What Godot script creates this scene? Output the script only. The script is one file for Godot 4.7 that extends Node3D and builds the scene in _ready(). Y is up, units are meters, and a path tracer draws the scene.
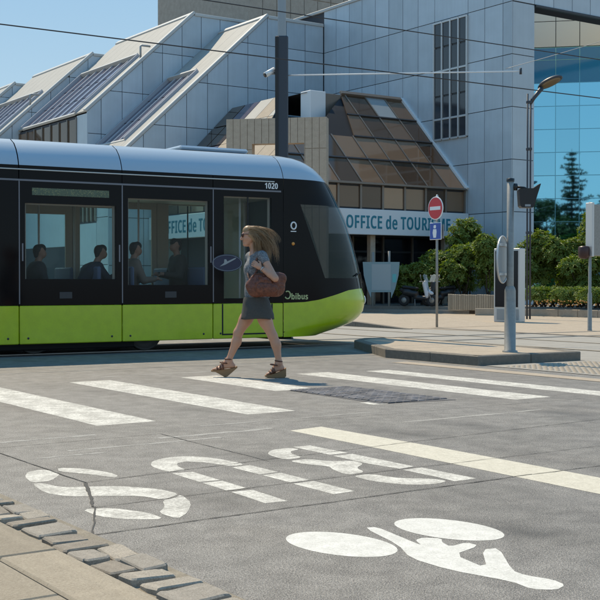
extends Node3D
# A city crossing: a tram passes behind a woman on a zebra crossing, with a clad office building and its glazed pavilion beyond.
# World axes: +x and -z follow the two street directions. The camera stands at the origin.

const FOCAL := 1150.0        # focal length in pixels of a 600-pixel picture
const EYE := 1.15
const YAW := -34.5
var rng := RandomNumberGenerator.new()
var taken := {}
var M := {}
var cam_r := Vector3.ZERO
var cam_f := Vector3.ZERO

# ------------------------------------------------------------------ helpers
func new_st(smooth := false) -> SurfaceTool:
	var st := SurfaceTool.new()
	st.begin(Mesh.PRIMITIVE_TRIANGLES)
	st.set_smooth_group(0 if smooth else -1)
	return st

func tri(st: SurfaceTool, a: Vector3, b: Vector3, c: Vector3) -> void:   # counter-clockwise from outside
	st.add_vertex(a); st.add_vertex(c); st.add_vertex(b)

func quad(st: SurfaceTool, a: Vector3, b: Vector3, c: Vector3, d: Vector3) -> void:
	tri(st, a, b, c); tri(st, a, c, d)

func face(st: SurfaceTool, pts: Array, out: Vector3) -> void:            # a convex face turned to point along out
	var n: Vector3 = (pts[1] - pts[0]).cross(pts[2] - pts[0])
	if n.dot(out) < 0.0:
		pts = pts.duplicate(); pts.reverse()
	for i in range(1, pts.size() - 1):
		tri(st, pts[0], pts[i], pts[i + 1])

func done(st: SurfaceTool) -> ArrayMesh:
	st.generate_normals()
	return st.commit()

func box(st: SurfaceTool, lo: Vector3, hi: Vector3, b := 0.0, xf := Transform3D()) -> void:
	var c := (lo + hi) * 0.5
	var h := (hi - lo) * 0.5
	h = h.abs()
	b = min(b, min(h.x, min(h.y, h.z)) * 0.95)
	for ax in 3:
		var u := (ax + 1) % 3
		var v := (ax + 2) % 3
		for s in [-1.0, 1.0]:
			var pts := []
			for q in [[-1.0, -1.0], [1.0, -1.0], [1.0, 1.0], [-1.0, 1.0]]:
				var p := Vector3.ZERO
				p[ax] = s * h[ax]; p[u] = q[0] * (h[u] - b); p[v] = q[1] * (h[v] - b)
				pts.append(xf * (c + p))
			var o := Vector3.ZERO
			o[ax] = s
			face(st, pts, xf.basis * o)
	if b <= 0.0:
		return
	for ax in 3:
		var u := (ax + 1) % 3
		var v := (ax + 2) % 3
		for su in [-1.0, 1.0]:
			for sv in [-1.0, 1.0]:
				var pts := []
				for e in [[-1.0, 0], [1.0, 0], [1.0, 1], [-1.0, 1]]:
					var p := Vector3.ZERO
					p[ax] = e[0] * (h[ax] - b)
					p[u] = su * (h[u] - (b if e[1] == 1 else 0.0))
					p[v] = sv * (h[v] - (0.0 if e[1] == 1 else b))
					pts.append(xf * (c + p))
				var o := Vector3.ZERO
				o[u] = su; o[v] = sv
				face(st, pts, xf.basis * o)
	for sx in [-1.0, 1.0]:
		for sy in [-1.0, 1.0]:
			for sz in [-1.0, 1.0]:
				var s := Vector3(sx, sy, sz)
				face(st, [xf * (c + s * (h - Vector3(0, b, b))), xf * (c + s * (h - Vector3(b, 0, b))), xf * (c + s * (h - Vector3(b, b, 0)))], xf.basis * s)

func prism(st: SurfaceTool, poly: PackedVector2Array, z0: float, z1: float, xf := Transform3D()) -> void:   # polygon in xy, drawn out along z
	var idx := Geometry2D.triangulate_polygon(poly)
	for k in range(0, idx.size(), 3):
		for z in [z0, z1]:
			var pts := []
			for j in 3:
				var p := poly[idx[k + j]]
				pts.append(xf * Vector3(p.x, p.y, z))
			face(st, pts, xf.basis * Vector3(0, 0, 1.0 if z == max(z0, z1) else -1.0))
	var ccw := not Geometry2D.is_polygon_clockwise(poly)
	for i in poly.size():
		var a := poly[i]
		var b := poly[(i + 1) % poly.size()]
		var n := Vector3(b.y - a.y, a.x - b.x, 0.0) * (1.0 if ccw else -1.0)
		face(st, [xf * Vector3(a.x, a.y, z0), xf * Vector3(b.x, b.y, z0), xf * Vector3(b.x, b.y, z1), xf * Vector3(a.x, a.y, z1)], xf.basis * n)

func flat(st: SurfaceTool, poly: PackedVector2Array, y: float) -> void:   # a level sheet; poly holds x and z
	var idx := Geometry2D.triangulate_polygon(poly)
	for k in range(0, idx.size(), 3):
		var pts := []
		for j in 3:
			var p := poly[idx[k + j]]
			pts.append(Vector3(p.x, y, p.y))
		face(st, pts, Vector3.UP)

func slab(st: SurfaceTool, poly: PackedVector2Array, y0: float, y1: float) -> void:   # a raised level slab; poly holds x and z
	var q := PackedVector2Array()
	for p in poly:
		q.append(Vector2(p.x, -p.y))
	prism(st, q, y0, y1, Transform3D(Basis(Vector3(1, 0, 0), Vector3(0, 0, -1), Vector3(0, 1, 0)), Vector3.ZERO))

func tube(st: SurfaceTool, pts: Array, radii, seg := 8, caps := true) -> void:
	var n := pts.size()
	var rings := []
	var ref := Vector3.UP
	for i in n:
		var d: Vector3 = (pts[min(i + 1, n - 1)] - pts[max(i - 1, 0)]).normalized()
		if i == 0 and abs(d.dot(ref)) > 0.9:
			ref = Vector3.RIGHT
		var u := ref.cross(d).normalized()
		if u.length() < 0.5:
			u = Vector3(0.3, 0.9, 0.2).cross(d).normalized()
		var v := d.cross(u).normalized()
		ref = v
		var r: float = radii if (radii is float) else radii[i]
		var ring := []
		for k in seg:
			var a := TAU * k / seg
			ring.append(pts[i] + (u * cos(a) + v * sin(a)) * r)
		rings.append(ring)
	for i in n - 1:
		for k in seg:
			var k2 := (k + 1) % seg
			quad(st, rings[i][k], rings[i][k2], rings[i + 1][k2], rings[i + 1][k])
	if caps:
		for k in range(1, seg - 1):
			tri(st, rings[0][0], rings[0][k + 1], rings[0][k])
			tri(st, rings[n - 1][0], rings[n - 1][k], rings[n - 1][k + 1])

func lathe(st: SurfaceTool, prof: Array, seg := 16, xf := Transform3D()) -> void:   # profile of (radius, y), bottom to top
	for i in prof.size() - 1:
		var a: Vector2 = prof[i]
		var b: Vector2 = prof[i + 1]
		for k in seg:
			var t0 := TAU * k / seg
			var t1 := TAU * (k + 1) / seg
			var p0 := xf * Vector3(cos(t0) * a.x, a.y, -sin(t0) * a.x)
			var p1 := xf * Vector3(cos(t1) * a.x, a.y, -sin(t1) * a.x)
			var p2 := xf * Vector3(cos(t1) * b.x, b.y, -sin(t1) * b.x)
			var p3 := xf * Vector3(cos(t0) * b.x, b.y, -sin(t0) * b.x)
			if a.x < 0.0001:
				tri(st, p0, p2, p3)
			elif b.x < 0.0001:
				tri(st, p0, p1, p2)
			else:
				quad(st, p0, p1, p2, p3)

func V2(a: Array) -> PackedVector2Array:
	var o := PackedVector2Array()
	for i in range(0, a.size(), 2):
		o.append(Vector2(a[i], a[i + 1]))
	return o

func numbered(n: String) -> String:
	if not taken.has(n):
		taken[n] = 0
		return n
	taken[n] += 1
	return "%s_%03d" % [n, taken[n]]

func tag(o: Node, label: String, category: String, group := "") -> void:
	o.set_meta("label", label); o.set_meta("category", category)
	if group != "":
		o.set_meta("group", group)

func thing(called: String, label: String, category: String, at := Vector3.ZERO, turn := 0.0, group := "") -> Node3D:
	var o := Node3D.new()
	o.name = numbered(called)
	add_child(o)
	o.position = at
	o.rotation_degrees.y = turn
	tag(o, label, category, group)
	return o

func part(parent: Node, called: String, mesh: Mesh, mat: Material, xf := Transform3D()) -> MeshInstance3D:
	var o := MeshInstance3D.new()
	o.name = called if parent != self else numbered(called)
	o.mesh = mesh
	o.material_override = mat
	o.transform = xf
	parent.add_child(o, true)
	return o

func struct(called: String, mesh: Mesh, mat: Material) -> MeshInstance3D:
	var o := part(self, called, mesh, mat)
	o.set_meta("kind", "structure")
	return o

func at_depth(px: float, z: float, y := 0.0) -> Vector3:      # the point at height y that the picture shows in column px, z metres ahead
	var p := cam_f * z + cam_r * ((px - 300.0) / FOCAL * z)
	return Vector3(p.x, y, p.z)

# ------------------------------------------------------------------ materials
func srgb(r: float, g: float, b: float) -> Color:
	return Color(r, g, b).linear_to_srgb()

func mat(r: float, g: float, b: float, rough := 0.6, metal := 0.0) -> StandardMaterial3D:   # linear base colour
	var m := StandardMaterial3D.new()
	m.albedo_color = srgb(r, g, b)
	m.roughness = rough
	m.metallic = metal
	return m

func noise_img(size: int, freq: float, seed_: int, octaves := 3, type := FastNoiseLite.TYPE_SIMPLEX_SMOOTH) -> Image:
	var n := FastNoiseLite.new()
	n.seed = seed_; n.frequency = freq; n.noise_type = type; n.fractal_octaves = octaves
	return n.get_seamless_image(size, size, false, false, 0.15)

func blend_tex(size: int, seed_: int, lo: Color, hi: Color, coarse: float, fine: float, w_fine: float, w_grain: float, specks := 0.0, speck_color := Color.BLACK, contrast := 1.5) -> ImageTexture:
	# coarse and fine noise, single-pixel grain and dark or pale specks between two colours (sRGB)
	var a := noise_img(size, coarse, seed_).get_data()
	var b := noise_img(size, fine, seed_ + 7).get_data()
	var out := PackedByteArray()
	out.resize(size * size * 3)
	var g := RandomNumberGenerator.new()
	g.seed = seed_
	var wc := 1.0 - w_fine - w_grain
	for i in size * size:
		var t := (a[i] * wc + b[i] * w_fine) / 255.0 + g.randf() * w_grain
		t = clamp((t - 0.5) * contrast + 0.5, 0.0, 1.0)
		var c := lo.lerp(hi, t)
		if specks > 0.0 and g.randf() < specks:
			c = c.lerp(speck_color, 0.4 + 0.5 * g.randf())
		out[i * 3] = int(c.r * 255.0); out[i * 3 + 1] = int(c.g * 255.0); out[i * 3 + 2] = int(c.b * 255.0)
	var im := Image.create_from_data(size, size, false, Image.FORMAT_RGB8, out)
	return ImageTexture.create_from_image(im)

func streak_tex(size: int, seed_: int, base: Color) -> ImageTexture:   # enamel with faint rain streaks and grime spots; base is linear
	var n := FastNoiseLite.new()
	n.seed = seed_; n.frequency = 0.045; n.fractal_octaves = 3
	var out := PackedByteArray()
	out.resize(size * size * 3)
	for y in size:
		for x in size:
			var fx: float = x if x < size / 2 else size - x
			var fy: float = y if y < size / 2 else size - y
			var v := 1.0 + 0.045 * n.get_noise_2d(fx * 2.4, fy * 0.10) + 0.08 * n.get_noise_2d(fx * 0.35 + 300.0, fy * 0.35)
			v += 0.03 * n.get_noise_2d(fx * 9.0, fy * 9.0 + 90.0)
			var c := Color(base.r * v, base.g * v, base.b * v).linear_to_srgb()
			var i := (y * size + x) * 3
			out[i] = int(clamp(c.r, 0.0, 1.0) * 255.0); out[i + 1] = int(clamp(c.g, 0.0, 1.0) * 255.0); out[i + 2] = int(clamp(c.b, 0.0, 1.0) * 255.0)
	return ImageTexture.create_from_image(Image.create_from_data(size, size, false, Image.FORMAT_RGB8, out))

func tri_mat(tex: Texture2D, tile: float, rough := 0.8, bump: Image = null, depth := 0.5) -> StandardMaterial3D:
	var m := StandardMaterial3D.new()
	m.albedo_texture = tex
	m.roughness = rough
	m.uv1_triplanar = true
	m.uv1_world_triplanar = true
	m.uv1_scale = Vector3.ONE / tile
	if bump:
		var nm: Image = bump.duplicate()
		nm.convert(Image.FORMAT_RGBA8)
		nm.bump_map_to_normal_map(depth)
		m.normal_enabled = true
		m.normal_texture = ImageTexture.create_from_image(nm)
		m.normal_scale = 1.0
	return m

func glass(r: float, g: float, b: float, alpha: float) -> StandardMaterial3D:
	var m := mat(r, g, b, 0.03)
	m.transparency = BaseMaterial3D.TRANSPARENCY_ALPHA
	m.albedo_color.a = alpha
	m.metallic_specular = 0.5
	return m

func make_materials() -> void:
	var grain := noise_img(1024, 0.42, 31, 1)
	M.asphalt = tri_mat(blend_tex(1024, 5, srgb(0.075, 0.068, 0.060), srgb(0.40, 0.372, 0.335), 0.012, 0.30, 0.50, 0.34, 0.045, srgb(0.04, 0.036, 0.03), 2.0), 2.9, 0.62, grain, 1.4)
	M.asphalt.vertex_color_use_as_albedo = true
	M.asphalt_pale = tri_mat(blend_tex(512, 6, srgb(0.25, 0.23, 0.20), srgb(0.37, 0.345, 0.30), 0.015, 0.2, 0.4, 0.3), 3.0, 0.85)
	M.asphalt_dark = tri_mat(blend_tex(512, 9, srgb(0.07, 0.068, 0.07), srgb(0.20, 0.195, 0.20), 0.03, 0.2, 0.45, 0.4), 0.9, 0.85, grain, 2.0)
	M.paint = tri_mat(blend_tex(512, 12, srgb(0.36, 0.34, 0.30), srgb(0.72, 0.69, 0.615), 0.016, 0.10, 0.38, 0.26, 0.06, srgb(0.2, 0.19, 0.17), 2.6), 1.9, 0.75)
	M.paint_worn = tri_mat(blend_tex(512, 13, srgb(0.22, 0.205, 0.18), srgb(0.70, 0.67, 0.59), 0.025, 0.14, 0.45, 0.35, 0.08, srgb(0.16, 0.155, 0.15), 2.2), 1.6, 0.75)
	M.paint_fresh = tri_mat(blend_tex(512, 14, srgb(0.52, 0.50, 0.45), srgb(0.78, 0.755, 0.69), 0.02, 0.12, 0.35, 0.35, 0.03, srgb(0.3, 0.285, 0.26), 2.0), 1.2, 0.6)
	M.paint_cream = tri_mat(blend_tex(512, 15, srgb(0.46, 0.42, 0.33), srgb(0.70, 0.65, 0.53), 0.03, 0.12, 0.4, 0.3, 0.03, srgb(0.3, 0.28, 0.25)), 1.5, 0.7)
	M.paint_ghost = tri_mat(blend_tex(512, 16, srgb(0.22, 0.21, 0.19), srgb(0.52, 0.49, 0.44), 0.03, 0.3, 0.5, 0.4, 0.12, srgb(0.1, 0.095, 0.09), 2.2), 1.2, 0.85)
	M.tar = mat(0.03, 0.028, 0.026, 0.7)
	M.plaza = tri_mat(blend_tex(512, 21, srgb(0.31, 0.25, 0.185), srgb(0.45, 0.375, 0.285), 0.02, 0.1, 0.4, 0.3), 4.0, 0.85)
	M.terrace = tri_mat(blend_tex(512, 22, srgb(0.19, 0.175, 0.15), srgb(0.30, 0.28, 0.245), 0.02, 0.1, 0.4, 0.3), 3.0, 0.85)
	M.kerb = tri_mat(blend_tex(512, 23, srgb(0.14, 0.12, 0.095), srgb(0.28, 0.245, 0.20), 0.02, 0.12, 0.4, 0.35, 0.03, srgb(0.1, 0.09, 0.08)), 1.0, 0.85, grain, 3.0)
	M.sand = tri_mat(blend_tex(512, 24, srgb(0.26, 0.215, 0.155), srgb(0.46, 0.40, 0.31), 0.02, 0.14, 0.4, 0.4, 0.05, srgb(0.12, 0.1, 0.08)), 0.9, 0.9, grain, 5.0)
	M.slab = []
	for k in 3:
		var f: float = [1.0, 0.9, 1.1][k]
		M.slab.append(tri_mat(blend_tex(256, 40 + k, srgb(0.28 * f, 0.23 * f, 0.165 * f), srgb(0.43 * f, 0.365 * f, 0.275 * f), 0.02, 0.15, 0.4, 0.4, 0.02, srgb(0.15, 0.13, 0.1)), 0.7, 0.85, grain, 3.0))
	M.sett = []
	for k in 4:
		var c: Array = [[0.50, 0.44, 0.36], [0.38, 0.325, 0.26], [0.56, 0.485, 0.39], [0.45, 0.40, 0.335]][k]
		M.sett.append(tri_mat(blend_tex(256, 50 + k, srgb(c[0] * 0.6, c[1] * 0.58, c[2] * 0.55), srgb(c[0] * 1.25, c[1] * 1.25, c[2] * 1.25), 0.02, 0.12, 0.45, 0.35, 0.04, srgb(0.1, 0.09, 0.08)), 0.35, 0.85, grain, 5.0))
	M.steel_rail = mat(0.30, 0.29, 0.28, 0.35, 0.9)
	# building
	M.panel = []
	for k in 5:
		var f: float = [1.0, 0.90, 1.08, 0.95, 1.04][k]
		var m := tri_mat(streak_tex(256, 60 + k, Color(0.46 * f, 0.525 * f, 0.57 * f)), 4.0 + k * 0.3, 0.28)
		m.metallic_specular = 0.6
		M.panel.append(m)
	M.backing = mat(0.05, 0.055, 0.065, 0.8)
	M.roofing = tri_mat(blend_tex(512, 70, srgb(0.32, 0.315, 0.29), srgb(0.40, 0.39, 0.36), 0.01, 0.06, 0.3, 0.15), 4.0, 0.7)
	M.roof_edge = mat(0.50, 0.495, 0.47, 0.5)
	M.skylight = mat(0.10, 0.085, 0.115, 0.12); M.skylight.metallic_specular = 0.7
	M.skylight_bar = mat(0.42, 0.42, 0.45, 0.4)
	M.concrete = tri_mat(blend_tex(512, 71, srgb(0.36, 0.285, 0.21), srgb(0.54, 0.445, 0.345), 0.02, 0.1, 0.4, 0.25), 2.0, 0.85)
	M.tower = tri_mat(blend_tex(512, 72, srgb(0.33, 0.28, 0.225), srgb(0.46, 0.40, 0.33), 0.02, 0.1, 0.4, 0.2), 5.0, 0.85)
	M.brown = []
	for k in 4:
		var f: float = [1.0, 0.7, 1.4, 0.5][k]
		var m := mat(0.20 * f, 0.125 * f, 0.075 * f, 0.07, 0.35)
		m.metallic_specular = 0.55
		M.brown.append(m)
	M.pale_pane = mat(0.30, 0.33, 0.34, 0.2)
	M.bronze = mat(0.20, 0.165, 0.135, 0.4, 0.3)
	M.dark_frame = mat(0.03, 0.03, 0.033, 0.4)
	M.white_metal = mat(0.72, 0.73, 0.73, 0.45)
	M.fascia = mat(0.66, 0.69, 0.71, 0.5)
	M.teal = mat(0.012, 0.19, 0.26, 0.5)
	M.dark_glass = mat(0.012, 0.014, 0.018, 0.06); M.dark_glass.metallic_specular = 0.35
	M.grey_glass = mat(0.035, 0.04, 0.048, 0.1); M.grey_glass.metallic_specular = 0.6
	M.mirror = []
	for k in 3:
		var f: float = [1.0, 0.95, 1.04][k]
		M.mirror.append(mat(0.25 * f, 0.56 * f, 0.70 * f, 0.02, 1.0))
	M.spandrel = mat(0.035, 0.24, 0.44, 0.08)
	M.mullion = mat(0.16, 0.40, 0.50, 0.2, 0.9)
	M.cream = mat(0.80, 0.75, 0.62, 0.5)
	# metals and plastics of the street
	M.galv = tri_mat(blend_tex(256, 80, srgb(0.22, 0.215, 0.20), srgb(0.34, 0.335, 0.31), 0.03, 0.15, 0.4, 0.2), 0.5, 0.45)
	M.galv.metallic = 0.25
	M.alu = mat(0.55, 0.55, 0.54, 0.4, 0.4)
	M.anthracite = mat(0.035, 0.042, 0.055, 0.45)
	M.black_plastic = mat(0.014, 0.013, 0.013, 0.4)
	M.cable = mat(0.02, 0.02, 0.022, 0.5)
	M.sign_red = mat(0.60, 0.018, 0.03, 0.3)
	M.sign_white = mat(0.80, 0.80, 0.79, 0.35)
	M.sign_blue = mat(0.012, 0.07, 0.36, 0.3)
	M.sign_back = mat(0.30, 0.32, 0.33, 0.45, 0.3)

# ------------------------------------------------------------------ ready
func _ready() -> void:
	rng.seed = 20
	# camera
	var cam := Camera3D.new()
	cam.name = "camera"
	cam.position = Vector3(0, EYE, 0)
	cam.rotation_degrees = Vector3(-0.947, YAW, 0)
	cam.fov = rad_to_deg(2.0 * atan(300.0 / FOCAL))
	cam.near = 0.05
	cam.far = 2000.0
	add_child(cam)
	cam.current = true
	var yaw := deg_to_rad(YAW)
	cam_r = Vector3(cos(yaw), 0, -sin(yaw))
	cam_f = Vector3(-sin(yaw), 0, -cos(yaw))
	# sky
	var env := Environment.new()
	env.background_mode = Environment.BG_SKY
	var sm := ProceduralSkyMaterial.new()
	sm.sky_top_color = Color(0.42, 0.68, 0.90)
	sm.sky_horizon_color = Color(0.85, 0.945, 0.97)
	sm.sky_curve = 0.20
	sm.ground_bottom_color = Color(0.30, 0.29, 0.27)
	sm.ground_horizon_color = Color(0.60, 0.66, 0.68)
	sm.sun_angle_max = 8.0
	var sky := Sky.new()
	sky.sky_material = sm
	env.sky = sky
	env.tonemap_mode = Environment.TONE_MAPPER_LINEAR
	env.background_energy_multiplier = 0.88
	env.tonemap_exposure = 1.06
	env.sdfgi_enabled = true
	env.ssao_enabled = true
	env.ssil_enabled = true
	var we := WorldEnvironment.new()
	we.name = "world_environment"
	we.environment = env
	add_child(we)
	# sun: high behind the building, its shadows falling towards the camera along +z
	var sun := DirectionalLight3D.new()
	sun.name = "sun"
	sun.light_color = Color(1.0, 0.935, 0.82)
	sun.light_energy = 1.5
	sun.light_angular_distance = 0.53
	sun.shadow_enabled = true
	add_child(sun)
	var el := deg_to_rad(55.5)
	var to_sun := Vector3(0.02 * cos(el), sin(el), -cos(el)).normalized()
	sun.look_at_from_position(to_sun * 60.0, Vector3.ZERO, Vector3.UP)

	make_materials()
	build_ground()
	build_markings()
	build_near_pavement()
	build_island()
	build_far_pavement()
	build_office()
	build_wings()
	build_pavilion()
	build_tower()
	build_tram()
	build_woman()
	build_street()
	build_planting()

# ------------------------------------------------------------------ ground
func build_ground() -> void:
	var st := new_st()
	flat(st, V2([-500, -500, 500, -500, 500, 500, -500, 500]), -0.012)
	struct("ground", done(st), M.asphalt_pale)
	# the carriageway, a fine sheet whose tone drifts with wear and old repairs
	var n := FastNoiseLite.new()
	n.seed = 4; n.frequency = 0.35; n.fractal_octaves = 4
	var n2 := FastNoiseLite.new()
	n2.seed = 9; n2.frequency = 1.7; n2.fractal_octaves = 2
	st = new_st(true)
	var step := 0.25
	var cols := int(15.0 / step)
	var rows := int(42.0 / step)
	for i in cols:
		for j in rows:
			var p := []
			for q in [[0, 0], [1, 0], [1, 1], [0, 1]]:
				p.append(Vector3(-2.2 + (i + q[0]) * step, 0.0, -38.0 + (j + q[1]) * step))
			for k in [0, 2, 1, 0, 3, 2]:
				var v: Vector3 = p[k]
				# across the road (x) stretched: wheel tracks run along z
				var t := 1.0 + 0.17 * n.get_noise_2d(v.x * 2.2, v.z * 0.8) + 0.07 * n2.get_noise_2d(v.x, v.z)
				t += 0.22 * n.get_noise_2d(v.x * 3.5 + 50.0, v.z * 0.06)
				var oil := n2.get_noise_2d(v.x * 0.8 + 40.0, v.z * 0.35 - 70.0)
				if oil > 0.32:
					t -= (oil - 0.32) * 0.9
				var br: float = 1.0 - 0.07 * max(0.0, n.get_noise_2d(v.x * 1.1 - 90.0, v.z * 1.1))
				st.set_color(Color(t, t * (0.995 * 0.5 + br * 0.5), t * 0.99 * br))
				st.add_vertex(v)
	st.generate_normals()
	struct("road", st.commit(), M.asphalt)

func paint_poly(parent: Node, called: String, poly: Array, material: Material, soft := 0, y := 0.0010) -> MeshInstance3D:
	var st := new_st()
	var pts := V2(poly)
	for it in soft:
		var nx := PackedVector2Array()
		for i in pts.size():
			var a := pts[i]
			var b := pts[(i + 1) % pts.size()]
			nx.append(a.lerp(b, 0.2)); nx.append(a.lerp(b, 0.8))
		pts = nx
	flat(st, pts, y)
	return part(parent, called, done(st), material)

func ragged(x0: float, x1: float, z0: float, z1: float, amp := 0.012) -> Array:   # a painted bar with slightly uneven ends and edges
	var out := []
	var m := 8
	for i in m + 1:
		out.append_array([x0 + rng.randf_range(-amp, amp) * 0.5, lerp(z0, z1, float(i) / m)])
	for i in m + 1:
		out.append_array([x1 + rng.randf_range(-amp, amp) * 0.5, lerp(z1, z0, float(i) / m)])
	return out

func build_markings() -> void:
	# zebra crossing
	var zebra := thing("zebra_crossing", "white painted zebra stripes that the walking woman crosses on", "road marking")
	for s in [[2.42, 2.92, -12.3, -8.45], [3.83, 4.36, -12.25, -8.42], [5.22, 5.73, -12.22, -8.40], [8.02, 8.50, -11.75, -7.98], [9.0, 9.36, -11.6, -7.4]]:
		paint_poly(zebra, "stripe", ragged(s[0], s[1], s[2], s[3]), M.paint)
	paint_poly(zebra, "stripe", ragged(6.58, 7.08, -12.1, -10.02), M.paint)
	paint_poly(zebra, "stripe", ragged(6.60, 6.88, -8.62, -8.40), M.paint)
	# repair patch of dark setts
	var st := new_st()
	flat(st, V2([6.72, -10.0, 7.44, -9.96, 7.53, -8.28, 6.70, -8.44]), 0.003)
	var patch := part(self, "repair_patch", done(st), M.asphalt_dark)
	tag(patch, "dark rectangular repair of small setts in the zebra crossing", "paving patch")
	var cube := new_st()
	box(cube, Vector3(-0.043, 0.0, -0.043), Vector3(0.043, 0.012, 0.043), 0.006)
	var cm := done(cube)
	var tones := []
	for k in 3:
		var f: float = [1.0, 0.75, 1.3][k]
		tones.append(tri_mat(blend_tex(128, 90 + k, srgb(0.07 * f, 0.068 * f, 0.074 * f), srgb(0.17 * f, 0.165 * f, 0.175 * f), 0.04, 0.2, 0.4, 0.4), 0.3, 0.8))
	for i in 8:
		for j in 16:
			var x := 6.77 + i * 0.093 + j * 0.0035
			var z := -9.93 + j * 0.099
			part(patch, "sett", cm, tones[rng.randi() % 3], Transform3D(Basis(Vector3.UP, rng.randf_range(-0.05, 0.05)), Vector3(x, 0.001 + rng.randf_range(-0.002, 0.002), z)))
	# long cream line that parts the bus lane from the road
	var lane := thing("lane_line", "long solid cream line beside the upside-down lettering", "road marking")
	paint_poly(lane, "line", [4.93, -7.31, 5.27, -7.37, 5.28, -6.0, 5.24, -4.5, 5.2, -3.0, 5.2, 0.0, 4.82, 0.0, 4.82, -3.0, 4.84, -4.3, 4.9, -6.0], M.paint_cream)
	# the word BUS, seen upside down
	var bus := thing("lane_lettering", "worn white painted letters BUS, upside down on the asphalt", "road marking")
	var s_ := Node3D.new(); s_.name = "letter_s"; bus.add_child(s_)
	var u_ := Node3D.new(); u_.name = "letter_u"; bus.add_child(u_)
	var b_ := Node3D.new(); b_.name = "letter_b"; bus.add_child(b_)
	for p in [
		[2.48, -6.46, 2.56, -6.62, 2.66, -6.66, 2.71, -6.55, 2.69, -6.43, 2.56, -6.25, 2.44, -6.24],
		[2.43, -6.22, 2.49, -6.20, 2.52, -6.02, 2.64, -5.96, 2.81, -5.87, 2.95, -5.66, 2.97, -5.47, 2.87, -5.40, 2.82, -5.37, 2.77, -5.54, 2.59, -5.66, 2.45, -5.73, 2.38, -5.91],
		[2.97, -5.45, 2.9, -5.21, 2.76, -5.0, 2.65, -4.9, 2.64, -5.08, 2.74, -5.2, 2.81, -5.36, 2.89, -5.38],
		[2.77, -6.66, 2.89, -6.55, 2.96, -6.32, 2.95, -6.18, 2.90, -6.14, 2.83, -6.34, 2.72, -6.53],
		[2.36, -5.38, 2.5, -5.33, 2.6, -5.12, 2.6, -4.93, 2.46, -5.01, 2.36, -5.16]]:
		paint_poly(s_, "stroke", p, M.paint, 1)
	for p in [
		[3.25, -6.14, 3.27, -6.40, 3.37, -6.57, 3.52, -6.65, 3.66, -6.63, 3.76, -6.47, 3.80, -6.12, 3.68, -6.10, 3.63, -6.32, 3.55, -6.43, 3.46, -6.41, 3.40, -6.28, 3.38, -6.12],
		[3.25, -6.08, 3.38, -6.06, 3.37, -5.72, 3.24, -5.73], [3.24, -5.70, 3.37, -5.69, 3.36, -5.40, 3.23, -5.41], [3.23, -5.36, 3.36, -5.35, 3.34, -4.97, 3.21, -4.99],
		[3.66, -6.07, 3.80, -6.08, 3.80, -5.76, 3.66, -5.75], [3.66, -5.72, 3.80, -5.73, 3.80, -5.43, 3.66, -5.42], [3.65, -5.38, 3.80, -5.39, 3.80, -5.0, 3.65, -4.99]]:
		paint_poly(u_, "stroke", p, M.paint, 2 if p.size() > 10 else 0)
	for p in [
		[4.10, -6.13, 4.12, -6.38, 4.25, -6.54, 4.42, -6.56, 4.44, -6.46, 4.33, -6.42, 4.27, -6.30, 4.25, -6.15],
		[4.46, -6.58, 4.60, -6.57, 4.61, -6.14, 4.46, -6.14],
		[4.09, -6.08, 4.24, -6.08, 4.30, -5.92, 4.44, -5.86, 4.42, -5.72, 4.28, -5.62, 4.23, -5.46, 4.08, -5.44, 4.12, -5.64, 4.18, -5.76, 4.10, -5.92],
		[4.45, -6.09, 4.61, -6.09, 4.61, -5.46, 4.48, -5.44, 4.44, -5.7],
		[4.08, -5.40, 4.22, -5.40, 4.26, -5.18, 4.40, -5.08, 4.44, -4.95, 4.30, -4.91, 4.15, -4.99, 4.07, -5.19],
		[4.47, -5.40, 4.62, -5.40, 4.63, -4.92, 4.46, -4.92, 4.47, -5.1]]:
		paint_poly(b_, "stroke", p, M.paint, 2 if p.size() > 10 else 0)
	# bicycle symbol
	var bike := thing("bicycle_symbol", "bright white painted bicycle symbol with two solid wheels", "road marking")
	for w in [[2.985, -4.03, 0.185, 0.285], [3.575, -3.99, 0.185, 0.285]]:
		var e := []
		for k in 40:
			var a := TAU * k / 40
			e.append_array([w[0] + cos(a) * w[2] + sin(a) * 0.03, w[1] + sin(a) * w[3]])
		paint_poly(bike, "wheel", e, M.paint_fresh)
	paint_poly(bike, "frame", [3.27, -4.23, 3.33, -4.21, 3.29, -3.99, 3.255, -3.80, 3.30, -3.90, 3.36, -3.92, 3.42, -3.86, 3.37, -3.80, 3.345, -3.72, 3.46, -3.74, 3.46, -3.66, 3.26, -3.60, 3.21, -3.35, 3.42, -3.60, 3.50, -3.58, 3.27, -3.27, 3.26, -3.19, 3.30, -3.08, 3.28, -3.0, 3.20, -2.97, 3.13, -3.03, 3.15, -3.15, 3.07, -3.42, 3.07, -3.66, 3.18, -3.87], M.paint_fresh, 1)
	# smears of an older, scrubbed-off marking
	var ghost := thing("old_marking", "faint pale smears of scrubbed-off paint between zebra and lettering", "road marking")
	for g in [[2.75, 3.6, -7.95, 0.05], [3.1, 4.3, -7.30, 0.04], [3.9, 4.9, -7.52, 0.06], [4.5, 6.2, -7.95, 0.035], [2.8, 3.3, -7.1, 0.04], [6.0, 7.6, -7.25, 0.05], [3.3, 4.0, -12.9, 0.09], [5.8, 7.4, -12.7, 0.07]]:
		var e := []
		for i in 13:
			e.append_array([lerp(float(g[0]), float(g[1]), i / 12.0), g[2] + rng.randf_range(-0.5, 0.3) * g[3]])
		for i in 13:
			e.append_array([lerp(float(g[1]), float(g[0]), i / 12.0), g[2] + (0.4 + rng.randf_range(0.0, 0.8)) * g[3]])
		paint_poly(ghost, "smear", e, M.paint_ghost)
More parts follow.
